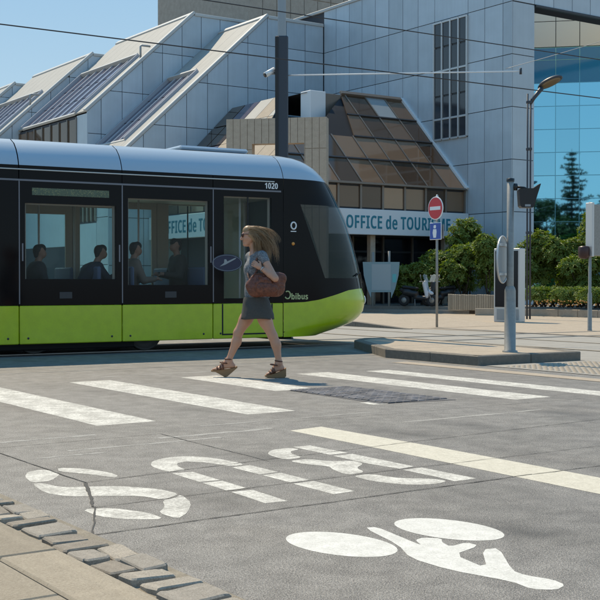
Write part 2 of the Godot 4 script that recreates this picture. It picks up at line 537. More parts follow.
	# tarred joints between asphalt bays: thin, uneven seams of bitumen
	var seams := thing("asphalt_joints", "thin dark bitumen joints crossing the asphalt around the lettering", "road joint")
	for l in [
		[2.68, -7.9, 2.69, -6.06, 0.010], [2.69, -6.06, 2.44, -5.40, 0.020], [2.44, -5.40, 2.16, -4.80, 0.011],
		[2.16, -4.80, 5.0, -4.83, 0.010], [5.0, -4.83, 8.0, -4.80, 0.008],
		[2.44, -5.38, 4.6, -5.42, 0.007], [4.6, -5.42, 7.5, -5.4, 0.006],
		[2.69, -6.08, 4.3, -6.22, 0.008], [4.3, -6.22, 7.6, -6.45, 0.007],
		[2.70, -7.68, 4.02, -7.71, 0.006], [4.02, -7.71, 3.98, -6.14, 0.008], [5.3, -7.75, 9.0, -7.7, 0.005]]:
		var a := Vector2(l[0], l[1])
		var b := Vector2(l[2], l[3])
		var m := int(a.distance_to(b) / 0.06) + 2
		var d := (b - a).normalized()
		var nrm := Vector2(-d.y, d.x)
		var left := []
		var right := []
		var off := 0.0
		for i in m:
			off = clamp(off + rng.randf_range(-0.004, 0.004), -0.012, 0.012)
			var w: float = l[4] * rng.randf_range(0.5, 1.25)
			var c := a.lerp(b, float(i) / (m - 1)) + nrm * off
			left.append(c + nrm * w * 0.5); right.append(c - nrm * w * 0.5)
		var st2 := new_st()
		for i in m - 1:
			face(st2, [Vector3(left[i].x, 0.0032, left[i].y), Vector3(left[i + 1].x, 0.0032, left[i + 1].y), Vector3(right[i + 1].x, 0.0032, right[i + 1].y), Vector3(right[i].x, 0.0032, right[i].y)], Vector3.UP)
		part(seams, "joint", done(st2), M.tar)

func build_near_pavement() -> void:
	var st := new_st()
	slab(st, V2([1.86, -40, 2.17, -40, 2.17, 6, 1.86, 6]), -0.05, 0.004)
	var strip := struct("gutter_strip", done(st), M.sand)
	# two staggered files of worn setts
	var z := -9.2
	var k := 0
	while z < -2.2:
		var dz := rng.randf_range(0.14, 0.25)
		var split := rng.randf() < 0.22
		var spans := [[1.885, 2.01], [2.02, 2.145]] if split else [[1.90 + rng.randf_range(-0.01, 0.02), 2.125 + rng.randf_range(-0.03, 0.015)]]
		for sp in spans:
			var poly := PackedVector2Array()
			var cx: float = (sp[0] + sp[1]) * 0.5
			var cz := z + dz * 0.5
			var hx: float = (sp[1] - sp[0]) * 0.5 * rng.randf_range(0.94, 1.0)
			var hz := (dz - 0.012) * 0.5 * rng.randf_range(0.92, 1.0)
			for i in 14:
				var a := TAU * i / 14
				var ca: float = sign(cos(a)) * pow(abs(cos(a)), 0.22)
				var sa: float = sign(sin(a)) * pow(abs(sin(a)), 0.22)
				poly.append(Vector2(cx + ca * hx * rng.randf_range(0.90, 1.05), cz + sa * hz * rng.randf_range(0.84, 1.08)))
			var top := rng.randf_range(0.020, 0.034)
			st = new_st()
			var tilt := Vector2(rng.randf_range(-0.05, 0.05), rng.randf_range(-0.09, 0.09))
			var c0 := Vector2(cx, cz)
			var lift := rng.randf_range(-0.002, 0.004)
			for i in poly.size():
				var a := poly[i]
				var b := poly[(i + 1) % poly.size()]
				var a1 := c0 + (a - c0) * 0.925
				var b1 := c0 + (b - c0) * 0.925
				var ha := top - 0.007 + tilt.dot(a - c0)
				var hb := top - 0.007 + tilt.dot(b - c0)
				var h1 := top + tilt.dot(a1 - c0)
				var h2 := top + tilt.dot(b1 - c0)
				face(st, [Vector3(a.x, -0.02, a.y), Vector3(b.x, -0.02, b.y), Vector3(b.x, hb, b.y), Vector3(a.x, ha, a.y)], Vector3(a.x - cx, 0, a.y - cz))
				face(st, [Vector3(a.x, ha, a.y), Vector3(b.x, hb, b.y), Vector3(b1.x, h2, b1.y), Vector3(a1.x, h1, a1.y)], Vector3.UP)
				face(st, [Vector3(a1.x, h1, a1.y), Vector3(b1.x, h2, b1.y), Vector3(cx, top + lift, cz)], Vector3.UP)
			part(strip, "sett", done(st), M.sett[rng.randi() % 4])
		z += dz + rng.randf_range(0.0, 0.010)
		k += 1
	# kerb stones, laid flush for the crossing
	st = new_st()
	flat(st, V2([-6, -40, 1.88, -40, 1.88, 6, -6, 6]), 0.010)
	var walk := struct("pavement", done(st), M.sand)
	z = -9.4
	k = 0
	while z < 1.0:
		var dz := 0.98
		st = new_st()
		box(st, Vector3(1.615, -0.05, z + 0.006), Vector3(1.875 + rng.randf_range(-0.006, 0.006), 0.036, z + dz - 0.006), 0.010)
		part(walk, "kerb_stone", done(st), M.slab[k % 3])
		z += dz
		k += 1
	for i in 3:
		z = -9.15 + 0.22 * (i % 2)
		while z < 0.5:
			st = new_st()
			box(st, Vector3(1.20 - i * 0.41, -0.05, z + 0.005), Vector3(1.60 - i * 0.41, 0.034 + rng.randf_range(-0.003, 0.003), z + 0.585), 0.006)
			part(walk, "paving_slab", done(st), M.slab[rng.randi() % 3])
			z += 0.59

func build_island() -> void:
	var poly := V2([10.80, -11.45, 12.74, -11.37, 13.0, -12.6, 13.25, -16.1, 12.55, -16.25, 11.95, -15.75, 10.80, -13.45])
	var st := new_st()
	var inner := PackedVector2Array()
	var c := Vector2(12.0, -13.6)
	for p in poly:
		inner.append(c + (p - c) * 0.985)
	slab(st, inner, -0.02, 0.128)
	var isl := struct("traffic_island", done(st), M.plaza)
	# kerb stones along its rim
	for i in poly.size():
		var a := poly[i]
		var b := poly[(i + 1) % poly.size()]
		var l := a.distance_to(b)
		var m: int = max(1, int(round(l / 1.0)))
		var d := (b - a).normalized()
		var inw := Vector2(-d.y, d.x)
		if inw.dot(c - (a + b) * 0.5) < 0.0:
			inw = -inw
		for k in m:
			var p0 := a.lerp(b, float(k) / m) + d * 0.004
			var p1 := a.lerp(b, float(k + 1) / m) - d * 0.004
			st = new_st()
			var o := (p0 + p1) * 0.5
			var len_ := p0.distance_to(p1)
			var xf := Transform3D(Basis(Vector3(d.x, 0, d.y), Vector3.UP, Vector3(d.x, 0, d.y).cross(Vector3.UP)), Vector3(o.x, 0, o.y))
			var side := 1.0 if xf.basis.z.dot(Vector3(inw.x, 0, inw.y)) > 0.0 else -1.0
			box(st, Vector3(-len_ * 0.5, -0.03, 0.0 if side > 0 else -0.16), Vector3(len_ * 0.5, 0.135, 0.16 if side > 0 else 0.0), 0.012, xf)
			part(isl, "kerb_stone", done(st), M.kerb)
	# flush part of the refuge with studs, and the pale gutter beside it
	st = new_st()
	flat(st, V2([10.86, -11.38, 12.75, -11.30, 12.75, -6.0, 10.86, -6.0]), 0.006)
	var refuge := struct("refuge_paving", done(st), M.asphalt_pale)
	st = new_st(true)
	for i in 17:
		for j in 17:
			lathe(st, [Vector2(0.032, 0.0), Vector2(0.026, 0.007), Vector2(0.0, 0.009)], 8, Transform3D(Basis(), Vector3(11.0 + i * 0.1, 0.006, -11.1 + j * 0.1)))
	part(refuge, "tactile_studs", done(st), M.plaza).set_meta("kind", "stuff")
	st = new_st()
	flat(st, V2([10.22, -12.6, 10.50, -12.6, 10.50, -4.0, 10.22, -4.0]), 0.004)
	struct("gutter_channel", done(st), M.plaza)

func build_far_pavement() -> void:
	# second carriageway and the flush plaza with the tramway
	var st := new_st()
	flat(st, V2([12.8, -60, 18.4, -60, 18.4, 8, 12.8, 8]), 0.002)
	struct("second_carriageway", done(st), M.asphalt_pale)
	st = new_st()
	flat(st, V2([17.9, -90, 90, -90, 90, 8, 20.4, 8, 18.2, -19.5, 17.9, -21.0]), 0.006)
	var plaza := struct("plaza", done(st), M.plaza)
	# raised pavement with kerb that drops towards the tramway
	var z := -46.0
	while z < -21.2:
		st = new_st()
		var z1 := z + 1.0
		var drop0: float = clamp((-21.0 - z) / 2.2, 0.0, 1.0)
		var drop1: float = clamp((-21.0 - z1) / 2.2, 0.0, 1.0)
		var h0 := 0.012 + 0.12 * drop0
		var h1 := 0.012 + 0.12 * drop1
		var a := [Vector3(17.5, -0.02, z + 0.005), Vector3(17.5, -0.02, z1 - 0.005), Vector3(17.5, h1, z1 - 0.005), Vector3(17.5, h0, z + 0.005)]
		var b := [Vector3(17.68, -0.02, z + 0.005), Vector3(17.68, -0.02, z1 - 0.005), Vector3(17.68, h1, z1 - 0.005), Vector3(17.68, h0, z + 0.005)]
		face(st, a, Vector3.LEFT); face(st, b, Vector3.RIGHT)
		face(st, [a[3], a[2], b[2], b[3]], Vector3.UP)
		face(st, [a[0], a[3], b[3], b[0]], Vector3.FORWARD); face(st, [a[1], a[2], b[2], b[1]], Vector3.BACK)
		part(plaza, "kerb_stone", done(st), M.kerb)
		z = z1
	st = new_st()
	slab(st, V2([17.69, -60, 24.5, -60, 24.5, -40, 22.0, -24.2, 17.69, -24.2]), 0.0, 0.125)
	# ramp down to the flush part
	face(st, [Vector3(17.69, 0.125, -24.2), Vector3(22.0, 0.125, -24.2), Vector3(21.0, 0.010, -21.2), Vector3(17.69, 0.010, -21.2)], Vector3.UP)
	struct("raised_pavement", done(st), M.plaza)
	# long channels along the second carriageway
	for g in [[14.6, 0.12], [16.4, 0.10], [18.3, 0.22]]:
		st = new_st()
		flat(st, V2([g[0], -40, g[0] + g[1], -40, g[0] + g[1], 4, g[0], 4]), 0.010)
		struct("gutter_channel", done(st), M.kerb if g[0] > 18.0 else M.slab[1])
	# tram rails across everything
	for r in 2:
		st = new_st()
		var off := -0.48 - r * 1.435
		var rx := Transform3D(Basis(Vector3.UP, deg_to_rad(-4.0)), Vector3(6.046, 0, -16.718))
		box(st, Vector3(-40, -0.1, off - 0.035), Vector3(60, 0.014, off + 0.035), 0.0, rx)
		struct("tram_rail", done(st), M.steel_rail)
	# terrace of two low steps before the building
	st = new_st()
	slab(st, V2([17.0, -48.0, 28.9, -26.9, 45, -26.9, 45, -60, 17.0, -60]), 0.0, 0.13)
	struct("terrace_step", done(st), M.terrace)
	st = new_st()
	slab(st, V2([17.4, -48.2, 29.15, -27.3, 44, -27.3, 44, -60, 17.4, -60]), 0.1, 0.25)
	struct("terrace", done(st), M.terrace)

# ------------------------------------------------------------------ the clad office building
func wall_frame(o: Vector3, a: Vector3) -> Transform3D:      # (along, up, out)
	return Transform3D(Basis(a, Vector3.UP, a.cross(Vector3.UP)), o)

var mesh_cache := {}
func clad(parent: Node, called: String, xf: Transform3D, xs: Array, ys: Array, clip: PackedVector2Array, holes: Array, mats: Array, gap := 0.028, depth := 0.03, tilt := 0.0) -> void:
	for i in xs.size() - 1:
		for j in ys.size() - 1:
			var x0: float = min(xs[i], xs[i + 1]) + gap * 0.5
			var x1: float = max(xs[i], xs[i + 1]) - gap * 0.5
			var y0: float = ys[j] + gap * 0.5
			var y1: float = ys[j + 1] - gap * 0.5
			var polys := [V2([x0, y0, x1, y0, x1, y1, x0, y1])]
			var cut := false
			if clip.size() > 0:
				polys = Geometry2D.intersect_polygons(polys[0], clip)
			for h in holes:
				var next := []
				for p in polys:
					for q in Geometry2D.clip_polygons(p, h):
						if not Geometry2D.is_polygon_clockwise(q):
							next.append(q)
				polys = next
			for p in polys:
				if p.size() < 3:
					continue
				var area := 0.0
				for k in p.size():
					area += p[k].cross(p[(k + 1) % p.size()])
				if abs(area) < 0.02:
					continue
				var mm: Material = mats[rng.randi() % mats.size()]
				var c := Vector2.ZERO
				for q in p:
					c += q
				c /= p.size()
				var key := ""
				var loc := PackedVector2Array()
				for q in p:
					loc.append(q - c)
					key += "%.3f,%.3f;" % [q.x - c.x, q.y - c.y]
				key += "%.3f" % depth
				if not mesh_cache.has(key):
					var st := new_st()
					prism(st, loc, 0.0, depth)
					mesh_cache[key] = done(st)
				var t := Transform3D(Basis(Vector3.UP, rng.randf_range(-tilt, tilt)) * Basis(Vector3.RIGHT, rng.randf_range(-tilt, tilt)), Vector3(c.x, c.y, 0.0))
				part(parent, called, mesh_cache[key], mm, xf * t)

func solid(parent: Node, called: String, lo: Vector3, hi: Vector3, m: Material, b := 0.0, xf := Transform3D()) -> MeshInstance3D:
	var st := new_st()
	box(st, lo, hi, b, xf)
	return part(parent, called, done(st), m)

const LEVELS := [-0.2, 1.8, 3.8, 5.8, 7.8, 9.8, 11.8, 13.8]

func build_office() -> void:
	var b := thing("office_building", "blue-grey panel-clad block with a tall slot window and mirrored glass front", "building")
	solid(b, "wall", Vector3(31.54, 0, -60), Vector3(32.7, 13.72, -31.64), M.backing)
	solid(b, "wall", Vector3(32.7, 11.82, -32.6), Vector3(47, 13.72, -31.64), M.backing)
	solid(b, "bounce_lining", Vector3(32.75, 11.83, -32.64), Vector3(46.9, 14.4, -32.603), M.cream)  # unseen cream sheet added to bounce sunlight onto the cream panels
	# side wall, facing along the street
	var vf := wall_frame(Vector3(31.54, 0, 0), Vector3(0, 0, 1))
	var zs := [-43.86, -42.9, -41.9, -40.95, -40.0, -39.05, -38.1, -37.1, -36.05, -34.05, -33.1, -32.1, -31.6]
	var hole := V2([-36.07, 6.90, -34.03, 6.90, -34.03, 11.74, -36.07, 11.74])
	clad(b, "panel", vf, zs, LEVELS, PackedVector2Array(), [hole], M.panel)
	solid(b, "parapet", Vector3(31.45, 13.72, -60), Vector3(32.8, 13.86, -31.55), M.roof_edge, 0.02)
	# tall slot window
	var w := part(b, "window", done_box(Vector3(31.50, 6.93, -36.04), Vector3(31.535, 11.71, -34.06), 0.0), M.dark_frame)
	var za := [-36.04, -35.54, -35.04, -34.55, -34.06]
	var ya := [6.93, 7.76, 8.7, 9.72, 10.7, 11.71]
	for i in 4:
		for j in 5:
			solid(w, "pane", Vector3(31.470, ya[j] + 0.04, za[i] + 0.035), Vector3(31.498, ya[j + 1] - 0.04, za[i + 1] - 0.035), M.grey_glass)
	for i in 5:
		solid(w, "mullion", Vector3(31.42, 6.93, za[i] - 0.035), Vector3(31.51, 11.71, za[i] + 0.035), M.alu, 0.006)
	for j in [0, 1, 3, 5]:
		for i in 4:
			solid(w, "transom", Vector3(31.43, ya[j] - 0.04, za[i] + 0.036), Vector3(31.50, ya[j] + 0.04, za[i + 1] - 0.036), M.alu, 0.006)
	# end pier and the wall above the recess
	var uf := wall_frame(Vector3(0, 0, -31.64), Vector3(1, 0, 0))
	clad(b, "panel", uf, [31.54, 32.72], LEVELS.slice(0, 7), PackedVector2Array(), [], M.panel)
	var xs := [31.54, 32.72]
	while xs[-1] < 46.5:
		xs.append(xs[-1] + 1.05)
	clad(b, "panel", uf, xs, [11.82, 13.8], PackedVector2Array(), [], M.panel)
	solid(b, "edge_trim", Vector3(32.73, 11.72, -31.66), Vector3(47, 11.815, -31.54), M.dark_frame, 0.01)
	# mirrored glass wall set back in an open-topped recess, cream panels along its head
	var gf := wall_frame(Vector3(38.55, 0, -37.4), Vector3(0.70711, 0, 0.70711))
	var ga := []
	for k in range(-8, 9):
		ga.append(k * 1.06)
	var gy := [0.25]
	for k in range(1, 11):
		gy.append(0.70 + 1.05 * k)
	gy.append(11.75)
	clad(b, "pane", gf, ga, gy.slice(0, 10), PackedVector2Array(), [], M.mirror, 0.03, 0.02, 0.0012)
	clad(b, "spandrel_pane", gf, ga, gy.slice(9), PackedVector2Array(), [], [M.spandrel], 0.03, 0.02, 0.0006)
	clad(b, "cream_panel", gf, ga, [11.78, 12.95, 14.1, 15.2], PackedVector2Array(), [], [M.cream], 0.03, 0.02)
	solid(b, "wall", Vector3(-8.5, 0.2, -0.3), Vector3(8.5, 15.2, -0.03), M.backing, 0.0, gf)
	for k in ga:
		solid(b, "mullion", Vector3(k - 0.013, 0.25, -0.02), Vector3(k + 0.013, 11.75, 0.024), M.mullion, 0.0, gf)
	for y in gy:
		if y > 0.3:
			solid(b, "transom", Vector3(-8.4, y - 0.011, -0.02), Vector3(8.4, y + 0.011, 0.0235), M.mullion, 0.0, gf)

func done_box(lo: Vector3, hi: Vector3, b: float) -> ArrayMesh:
	var st := new_st()
	box(st, lo, hi, b)
	return done(st)

func build_wings() -> void:
	var slope := 0.916
	var data := [
		{"z0": -43.9, "z1": -48.1, "xa": 28.4, "h": 13.07, "run": 7.9, "xr": 31.5, "label": "pale clad roof wing with a steep lit slope, nearest the dark catenary mast"},
		{"z0": -48.1, "z1": -56.5, "xa": 26.96, "h": 13.8, "run": 5.51, "xr": 33.0, "label": "tall clad roof wing with the large purple skylight and brown window band"},
		{"z0": -56.5, "z1": -64.8, "xa": 25.55, "h": 13.1, "run": 5.51, "xr": 32.0, "label": "sloped roof wing with a skylight, behind the tallest wing"},
		{"z0": -64.8, "z1": -73.0, "xa": 24.4, "h": 12.6, "run": 5.51, "xr": 31.0, "label": "farthest sloped roof wing, showing only its upper edge"}]
	for k in 4:
		var d: Dictionary = data[k]
		var wing := thing("roof_wing", d.label, "building")
		var z0: float = d.z0
		var z1: float = d.z1
		var xa: float = d.xa
		var h: float = d.h
		var run: float = d.run
		var xc := xa - run
		var he := h - run * slope
		var gable := V2([xc, -0.1, d.xr, -0.1, d.xr, h, xa, h, xc, he])
		var st := new_st()
		prism(st, V2([xc + 0.06, 0.0, d.xr, 0.0, d.xr, h - 0.06, xa + 0.02, h - 0.06, xc + 0.06, he - 0.06]), z1 + 0.01, z0 - 0.03)
		part(wing, "wall", done(st), M.backing)
		# gable cladding
		var xs := []
		var x := 31.5
		while x > xc - 1.0:
			xs.push_front(x)
			x -= 1.04
		clad(wing, "panel", wall_frame(Vector3(0, 0, z0 - 0.03), Vector3(1, 0, 0)), xs, LEVELS + [15.8], gable, [], M.panel)
		# roof slope: strips of roofing, seams up the slope
		var th := atan(slope)
		var up := Vector3(cos(th), sin(th), 0)
		var rf := Transform3D(Basis(Vector3(0, 0, 1), up, Vector3(-sin(th), cos(th), 0)), Vector3(xc, he, z0))
		var len_ := run / cos(th)
		var depth := z0 - z1
		var sk0 := 1.25                                   # the skylight, as it lies on the slope
		var sk1 := depth - 0.55
		var s0 := 0.05
		var s1 := 4.45
		if k == 0:
			sk0 = 1.3; sk1 = depth - 0.12; s0 = 2.0; s1 = 6.9
		var hole := V2([-sk1, s0, -sk0, s0, -sk0, s1, -sk1, s1])
		var za := []
		var m := int(round(depth / 1.04))
		for i in m + 1:
			za.append(-depth + depth * i / m)
		clad(wing, "roof_panel", rf, za, [0.0, len_ * 0.5, len_ - 0.02], PackedVector2Array(), [hole], [M.roofing], 0.016, 0.07)
		# raised verge along the gable edge and the ridge
		solid(wing, "verge", Vector3(-0.20, -0.02, 0.02), Vector3(0.05, len_ + 0.1, 0.16), M.roof_edge, 0.02, rf)
		solid(wing, "ridge_cap", Vector3(-depth + 0.02, len_ - 0.10, 0.03), Vector3(-0.21, len_ + 0.14, 0.13), M.roof_edge, 0.02, rf)
		solid(wing, "coping", Vector3(xa + 0.02, h - 0.05, z0 - 0.35), Vector3(d.xr, h + 0.10, z0 + 0.05), M.roof_edge, 0.02)
		# skylight
		var sky_ := Node3D.new()
		sky_.name = "skylight"
		wing.add_child(sky_)
		var cols := 4 if k == 0 else 7
		var rows := 3
		for i in cols:
			for j in rows:
				var a0: float = lerp(-sk1, -sk0, float(i) / cols) + 0.05
				var a1: float = lerp(-sk1, -sk0, float(i + 1) / cols) - 0.05
				var b0: float = lerp(s0, s1, float(j) / rows) + 0.04
				var b1: float = lerp(s0, s1, float(j + 1) / rows) - 0.04
				solid(sky_, "pane", Vector3(a0, b0, -0.02), Vector3(a1, b1, 0.035), M.skylight, 0.0, rf)
		for i in cols + 1:
			var a: float = lerp(-sk1, -sk0, float(i) / cols)
			solid(sky_, "glazing_bar", Vector3(a - 0.05, s0, -0.02), Vector3(a + 0.05, s1, 0.09 if i > 0 and i < cols else 0.20), M.skylight_bar, 0.008, rf)
		for j in [0, rows]:
			var b: float = lerp(s0, s1, float(j) / rows)
			solid(sky_, "glazing_bar", Vector3(-sk1 + 0.06, b - 0.06, -0.02), Vector3(-sk0 - 0.06, b + 0.06, 0.10 if j == 0 else 0.22), M.roof_edge, 0.008, rf)
		# west face: end pier and brown window band
		var wf := wall_frame(Vector3(xc + 0.055, 0, 0), Vector3(0, 0, 1))
		clad(wing, "panel", wf, [z0 - 1.2, z0], [he - 6.0, he - 4.0, he - 2.0, he - 0.04], PackedVector2Array(), [], M.panel)
		clad(wing, "panel", wf, [z1, z0 - 1.2], [he - 6.0, he - 4.0, he - 2.2], PackedVector2Array(), [], M.panel)
		var zz := []
		for i in 8:
			zz.append(lerp(z1 + 0.05, z0 - 1.22, i / 7.0))
		clad(wing, "window_pane", wf, zz, [he - 2.15, he - 0.12], PackedVector2Array(), [], M.brown, 0.10, 0.015)
		for i in 8:
			solid(wing, "mullion", Vector3(xc - 0.02, he - 2.15, zz[i] - 0.04), Vector3(xc + 0.05, he - 0.12, zz[i] + 0.04), M.bronze)
		if k > 0:
			# a small vent pipe on the roof border
			st = new_st(true)
			var q: Vector3 = rf * Vector3(-0.65, len_ * (0.55 if k == 1 else 0.42), 0.05)
			tube(st, [q, q + Vector3(0, 0.55, 0), q + Vector3(0.04, 0.62, 0.0), q + Vector3(0.5, 0.62, 0)], 0.05, 8)
			part(wing, "vent_pipe", done(st), M.sign_back)

func letters(parent: Node, text: String, m: Material, xf: Transform3D, length: float, height := 0.0, depth := 0.01) -> MeshInstance3D:
	var tm := TextMesh.new()
	var f := SystemFont.new()
	f.font_names = PackedStringArray(["Droid Sans"])
	f.font_weight = 700
	tm.font = f
	tm.text = text
	tm.font_size = 64
	tm.pixel_size = 0.01
	tm.depth = 0.02
	var bb := tm.get_aabb()
	var sx: float = length / max(bb.size.x, 0.001)
	var sy: float = sx if height <= 0.0 else height / max(bb.size.y, 0.001)
	var c := bb.get_center()
	var t := Transform3D(Basis.from_scale(Vector3(sx, sy, depth / 0.02)), Vector3(-c.x * sx, -c.y * sy, depth * 0.5))
	return part(parent, "lettering", tm, m, xf * t)

func build_pavilion() -> void:
	var p := thing("glazed_pavilion", "brown glass pavilion with sloping roof and a white lettered fascia", "building")
	var eave := 4.8
	var r2 := 0.70711
	# core
	solid(p, "wall", Vector3(23.9, 0.2, -43.85), Vector3(31.48, 4.7, -35.6), M.backing)
	var st := new_st()
	# inner body just under the slopes
	var b0 := [Vector3(22.6, eave - 0.1, -43.85), Vector3(22.6, eave - 0.1, -34.2), Vector3(31.48, eave - 0.1, -34.2)]
	face(st, [Vector3(22.58, eave, -43.85), Vector3(22.58, eave, -34.2), Vector3(24.58, eave + 2.0, -36.2), Vector3(24.58, eave + 2.0, -38.3), Vector3(26.5, eave + 3.92, -39.7), Vector3(26.5, eave + 3.92, -43.85)], Vector3(-1, 1, 0))
	face(st, [Vector3(22.58, eave, -34.2), Vector3(31.48, eave, -34.2), Vector3(31.48, eave + 3.96, -38.16), Vector3(28.3, eave + 3.96, -38.16), Vector3(27.5, eave + 1.98, -36.18), Vector3(24.58, eave + 1.98, -36.18)], Vector3(0, 1, 1))
	face(st, [Vector3(24.5, eave + 1.97, -36.1), Vector3(28.2, eave + 1.97, -36.1), Vector3(28.2, eave + 1.97, -39.7), Vector3(24.5, eave + 1.97, -39.7)], Vector3.UP)
	face(st, [Vector3(26.5, eave + 3.95, -43.85), Vector3(31.48, eave + 3.95, -43.85), Vector3(31.48, eave + 3.95, -38.1), Vector3(26.5, eave + 3.95, -38.1)], Vector3.UP)
	part(p, "roof_deck", done(st), M.backing)
	# front slope of brown panes
	var ff := Transform3D(Basis(Vector3(1, 0, 0), Vector3(0, r2, -r2), Vector3(0, r2, r2)), Vector3(0, eave, -34.1))
	var clip := V2([22.5, 0, 31.5, 0, 31.5, 5.69, 28.2, 5.69, 27.4, 2.84, 24.51, 2.84])
	var xs := [22.05, 23.10, 24.15, 25.2, 26.25, 27.3, 28.38, 29.43, 30.47, 31.52]
	var rows := [0.0, 1.42, 2.84, 4.27, 5.69]
	var light := V2([29.43, 4.27, 30.47, 4.27, 30.47, 5.69, 29.43, 5.69])
	clad(p, "roof_pane", ff, xs, rows, clip, [light], M.brown, 0.07, 0.03, 0.012)
	clad(p, "roof_pane", ff, [29.43, 30.47], [4.27, 5.69], PackedVector2Array(), [], [M.pale_pane], 0.07, 0.03)
	for i in range(1, xs.size() - 1):
		for seg in Geometry2D.intersect_polyline_with_polygon(V2([xs[i], 0.02, xs[i], 5.67]), clip):
			solid(p, "glazing_bar", Vector3(xs[i] - 0.03, min(seg[0].y, seg[1].y), 0.0), Vector3(xs[i] + 0.03, max(seg[0].y, seg[1].y), 0.06), M.bronze, 0.0, ff)
	for j in range(1, 4):
		for seg in Geometry2D.intersect_polyline_with_polygon(V2([22.0, rows[j] + 0.001, 31.5, rows[j] + 0.001]), clip):
			solid(p, "glazing_bar", Vector3(min(seg[0].x, seg[1].x), rows[j] - 0.035, 0.0), Vector3(max(seg[0].x, seg[1].x), rows[j] + 0.035, 0.075), M.dark_frame, 0.0, ff)
	solid(p, "edge_trim", Vector3(31.40, -0.05, 0.0), Vector3(31.52, 5.75, 0.14), M.white_metal, 0.01, ff)
	solid(p, "edge_trim", Vector3(28.2, 5.62, 0.0), Vector3(31.39, 5.80, 0.12), M.bronze, 0.01, ff)
	# left slope: pale lit cladding beside a dark skylight strip
	var lf := Transform3D(Basis(Vector3(0, 0, 1), Vector3(r2, r2, 0), Vector3(-r2, r2, 0)), Vector3(22.5, eave, -34.1))
	var lclip := V2([-9.76, 0, 0, 0, -2.01, 2.84, -4.2, 2.84, -5.6, 5.69, -9.76, 5.69])
	clad(p, "roof_panel", lf, [-7.4, -6.35, -5.3, -4.25, -3.2, -2.15, -1.1, 0.0], [0.0, 1.42, 2.84, 4.27, 5.69], lclip, [], [M.roofing, M.plaza], 0.03, 0.03)
	clad(p, "roof_pane", lf, [-9.76, -8.6, -7.4], rows, lclip, [], [M.skylight, M.brown[3]], 0.08, 0.03)
	# the notch at the hip: cheek window, white vent housing and a dark one
	st = new_st()
	face(st, [Vector3(27.45, eave + 2.0, -36.12), Vector3(28.25, eave + 3.9, -38.1), Vector3(28.05, eave + 2.0, -38.1)], Vector3(-1, 0, 0.3))
	part(p, "cheek_window", done(st), M.dark_glass)
	solid(p, "vent_housing", Vector3(26.55, eave + 1.9, -38.6), Vector3(27.32, eave + 4.02, -37.9), M.white_metal, 0.02)
	solid(p, "vent_housing", Vector3(27.36, eave + 1.9, -38.7), Vector3(28.2, eave + 3.98, -38.0), M.bronze, 0.02)
	# clerestory band
	solid(p, "wall", Vector3(22.62, 3.83, -43.85), Vector3(31.48, eave - 0.02, -34.24), M.backing)
	var cf := wall_frame(Vector3(0, 0, -34.24), Vector3(1, 0, 0))
	var cx := [22.62, 23.10, 24.15, 25.2, 26.25, 27.3, 28.38, 29.43, 30.47, 31.48]
	clad(p, "clerestory_pane", cf, cx, [3.86, eave - 0.06], PackedVector2Array(), [], M.brown, 0.10, 0.03, 0.006)
	for x in cx:
		solid(p, "mullion", Vector3(x - 0.045, 3.84, -34.24), Vector3(x + 0.045, eave - 0.03, -34.16), M.bronze)
	solid(p, "eave_trim", Vector3(22.45, eave - 0.04, -34.2), Vector3(31.47, eave + 0.04, -34.02), M.bronze, 0.01)
	var sf := wall_frame(Vector3(22.62, 0, 0), Vector3(0, 0, 1))
	var sz := []
	for i in 10:
		sz.append(-43.8 + i * 1.06)
	clad(p, "clerestory_pane", sf, sz, [3.86, eave - 0.06], PackedVector2Array(), [], M.brown, 0.10, 0.03)
	# white fascia with lettering
	solid(p, "fascia", Vector3(22.36, 2.88, -34.20), Vector3(31.48, 3.83, -33.95), M.fascia, 0.012)
	solid(p, "fascia", Vector3(22.36, 2.88, -43.84), Vector3(22.61, 3.83, -34.21), M.fascia, 0.012)
	solid(p, "canopy", Vector3(22.62, 2.90, -43.84), Vector3(31.48, 3.05, -34.22), M.backing)
	letters(p, "OFFICE de TOURISME", M.teal, wall_frame(Vector3(27.95, 3.36, -33.95), Vector3(1, 0, 0)), 5.1, 0.52)
	letters(p, "OFFICE de TOURISME", M.teal, wall_frame(Vector3(22.36, 3.36, -39.6), Vector3(0, 0, 1)), 6.0, 0.55)
	# dark glazed entrance under the fascia
	clad(p, "entrance_pane", wall_frame(Vector3(0, 0, -35.6), Vector3(1, 0, 0)), [23.9, 25.4, 26.9, 28.4, 29.9, 31.4], [0.26, 2.3, 2.9], PackedVector2Array(), [], [M.dark_glass], 0.08, 0.02)
	for x in [23.9, 25.4, 26.9, 28.4, 29.9]:
		solid(p, "mullion", Vector3(x - 0.035, 0.25, -35.6), Vector3(x + 0.035, 2.9, -35.5), M.bronze)
	for x in [23.0, 26.9, 30.6]:
		solid(p, "column", Vector3(x - 0.12, 0.24, -34.5), Vector3(x + 0.12, 2.9, -34.26), M.concrete, 0.02)

	# concrete portal standing before the hip
	var c0 := at_depth(276, 40.2)
	var g := thing("concrete_portal", "board-marked beige concrete frame with an open window, rising behind the tram roof", "portal")
	var pf := wall_frame(Vector3(c0.x, 0, c0.z), Vector3(0.70711, 0, 0.70711))
	var hw := 1.79
	var top := 6.84
	solid(g, "pier", Vector3(-hw + 0.01, 0.2, -0.5), Vector3(-0.87, top - 0.01, -0.03), M.concrete, 0.0, pf)
	solid(g, "pier", Vector3(1.01, 0.2, -0.5), Vector3(hw - 0.01, top - 0.01, -0.03), M.concrete, 0.0, pf)
	solid(g, "lintel", Vector3(-0.87, 5.96, -0.5), Vector3(1.01, top - 0.01, -0.03), M.concrete, 0.0, pf)
	solid(g, "sill", Vector3(-0.87, 0.2, -0.5), Vector3(1.01, 5.2, -0.03), M.concrete, 0.0, pf)
	var bx := []
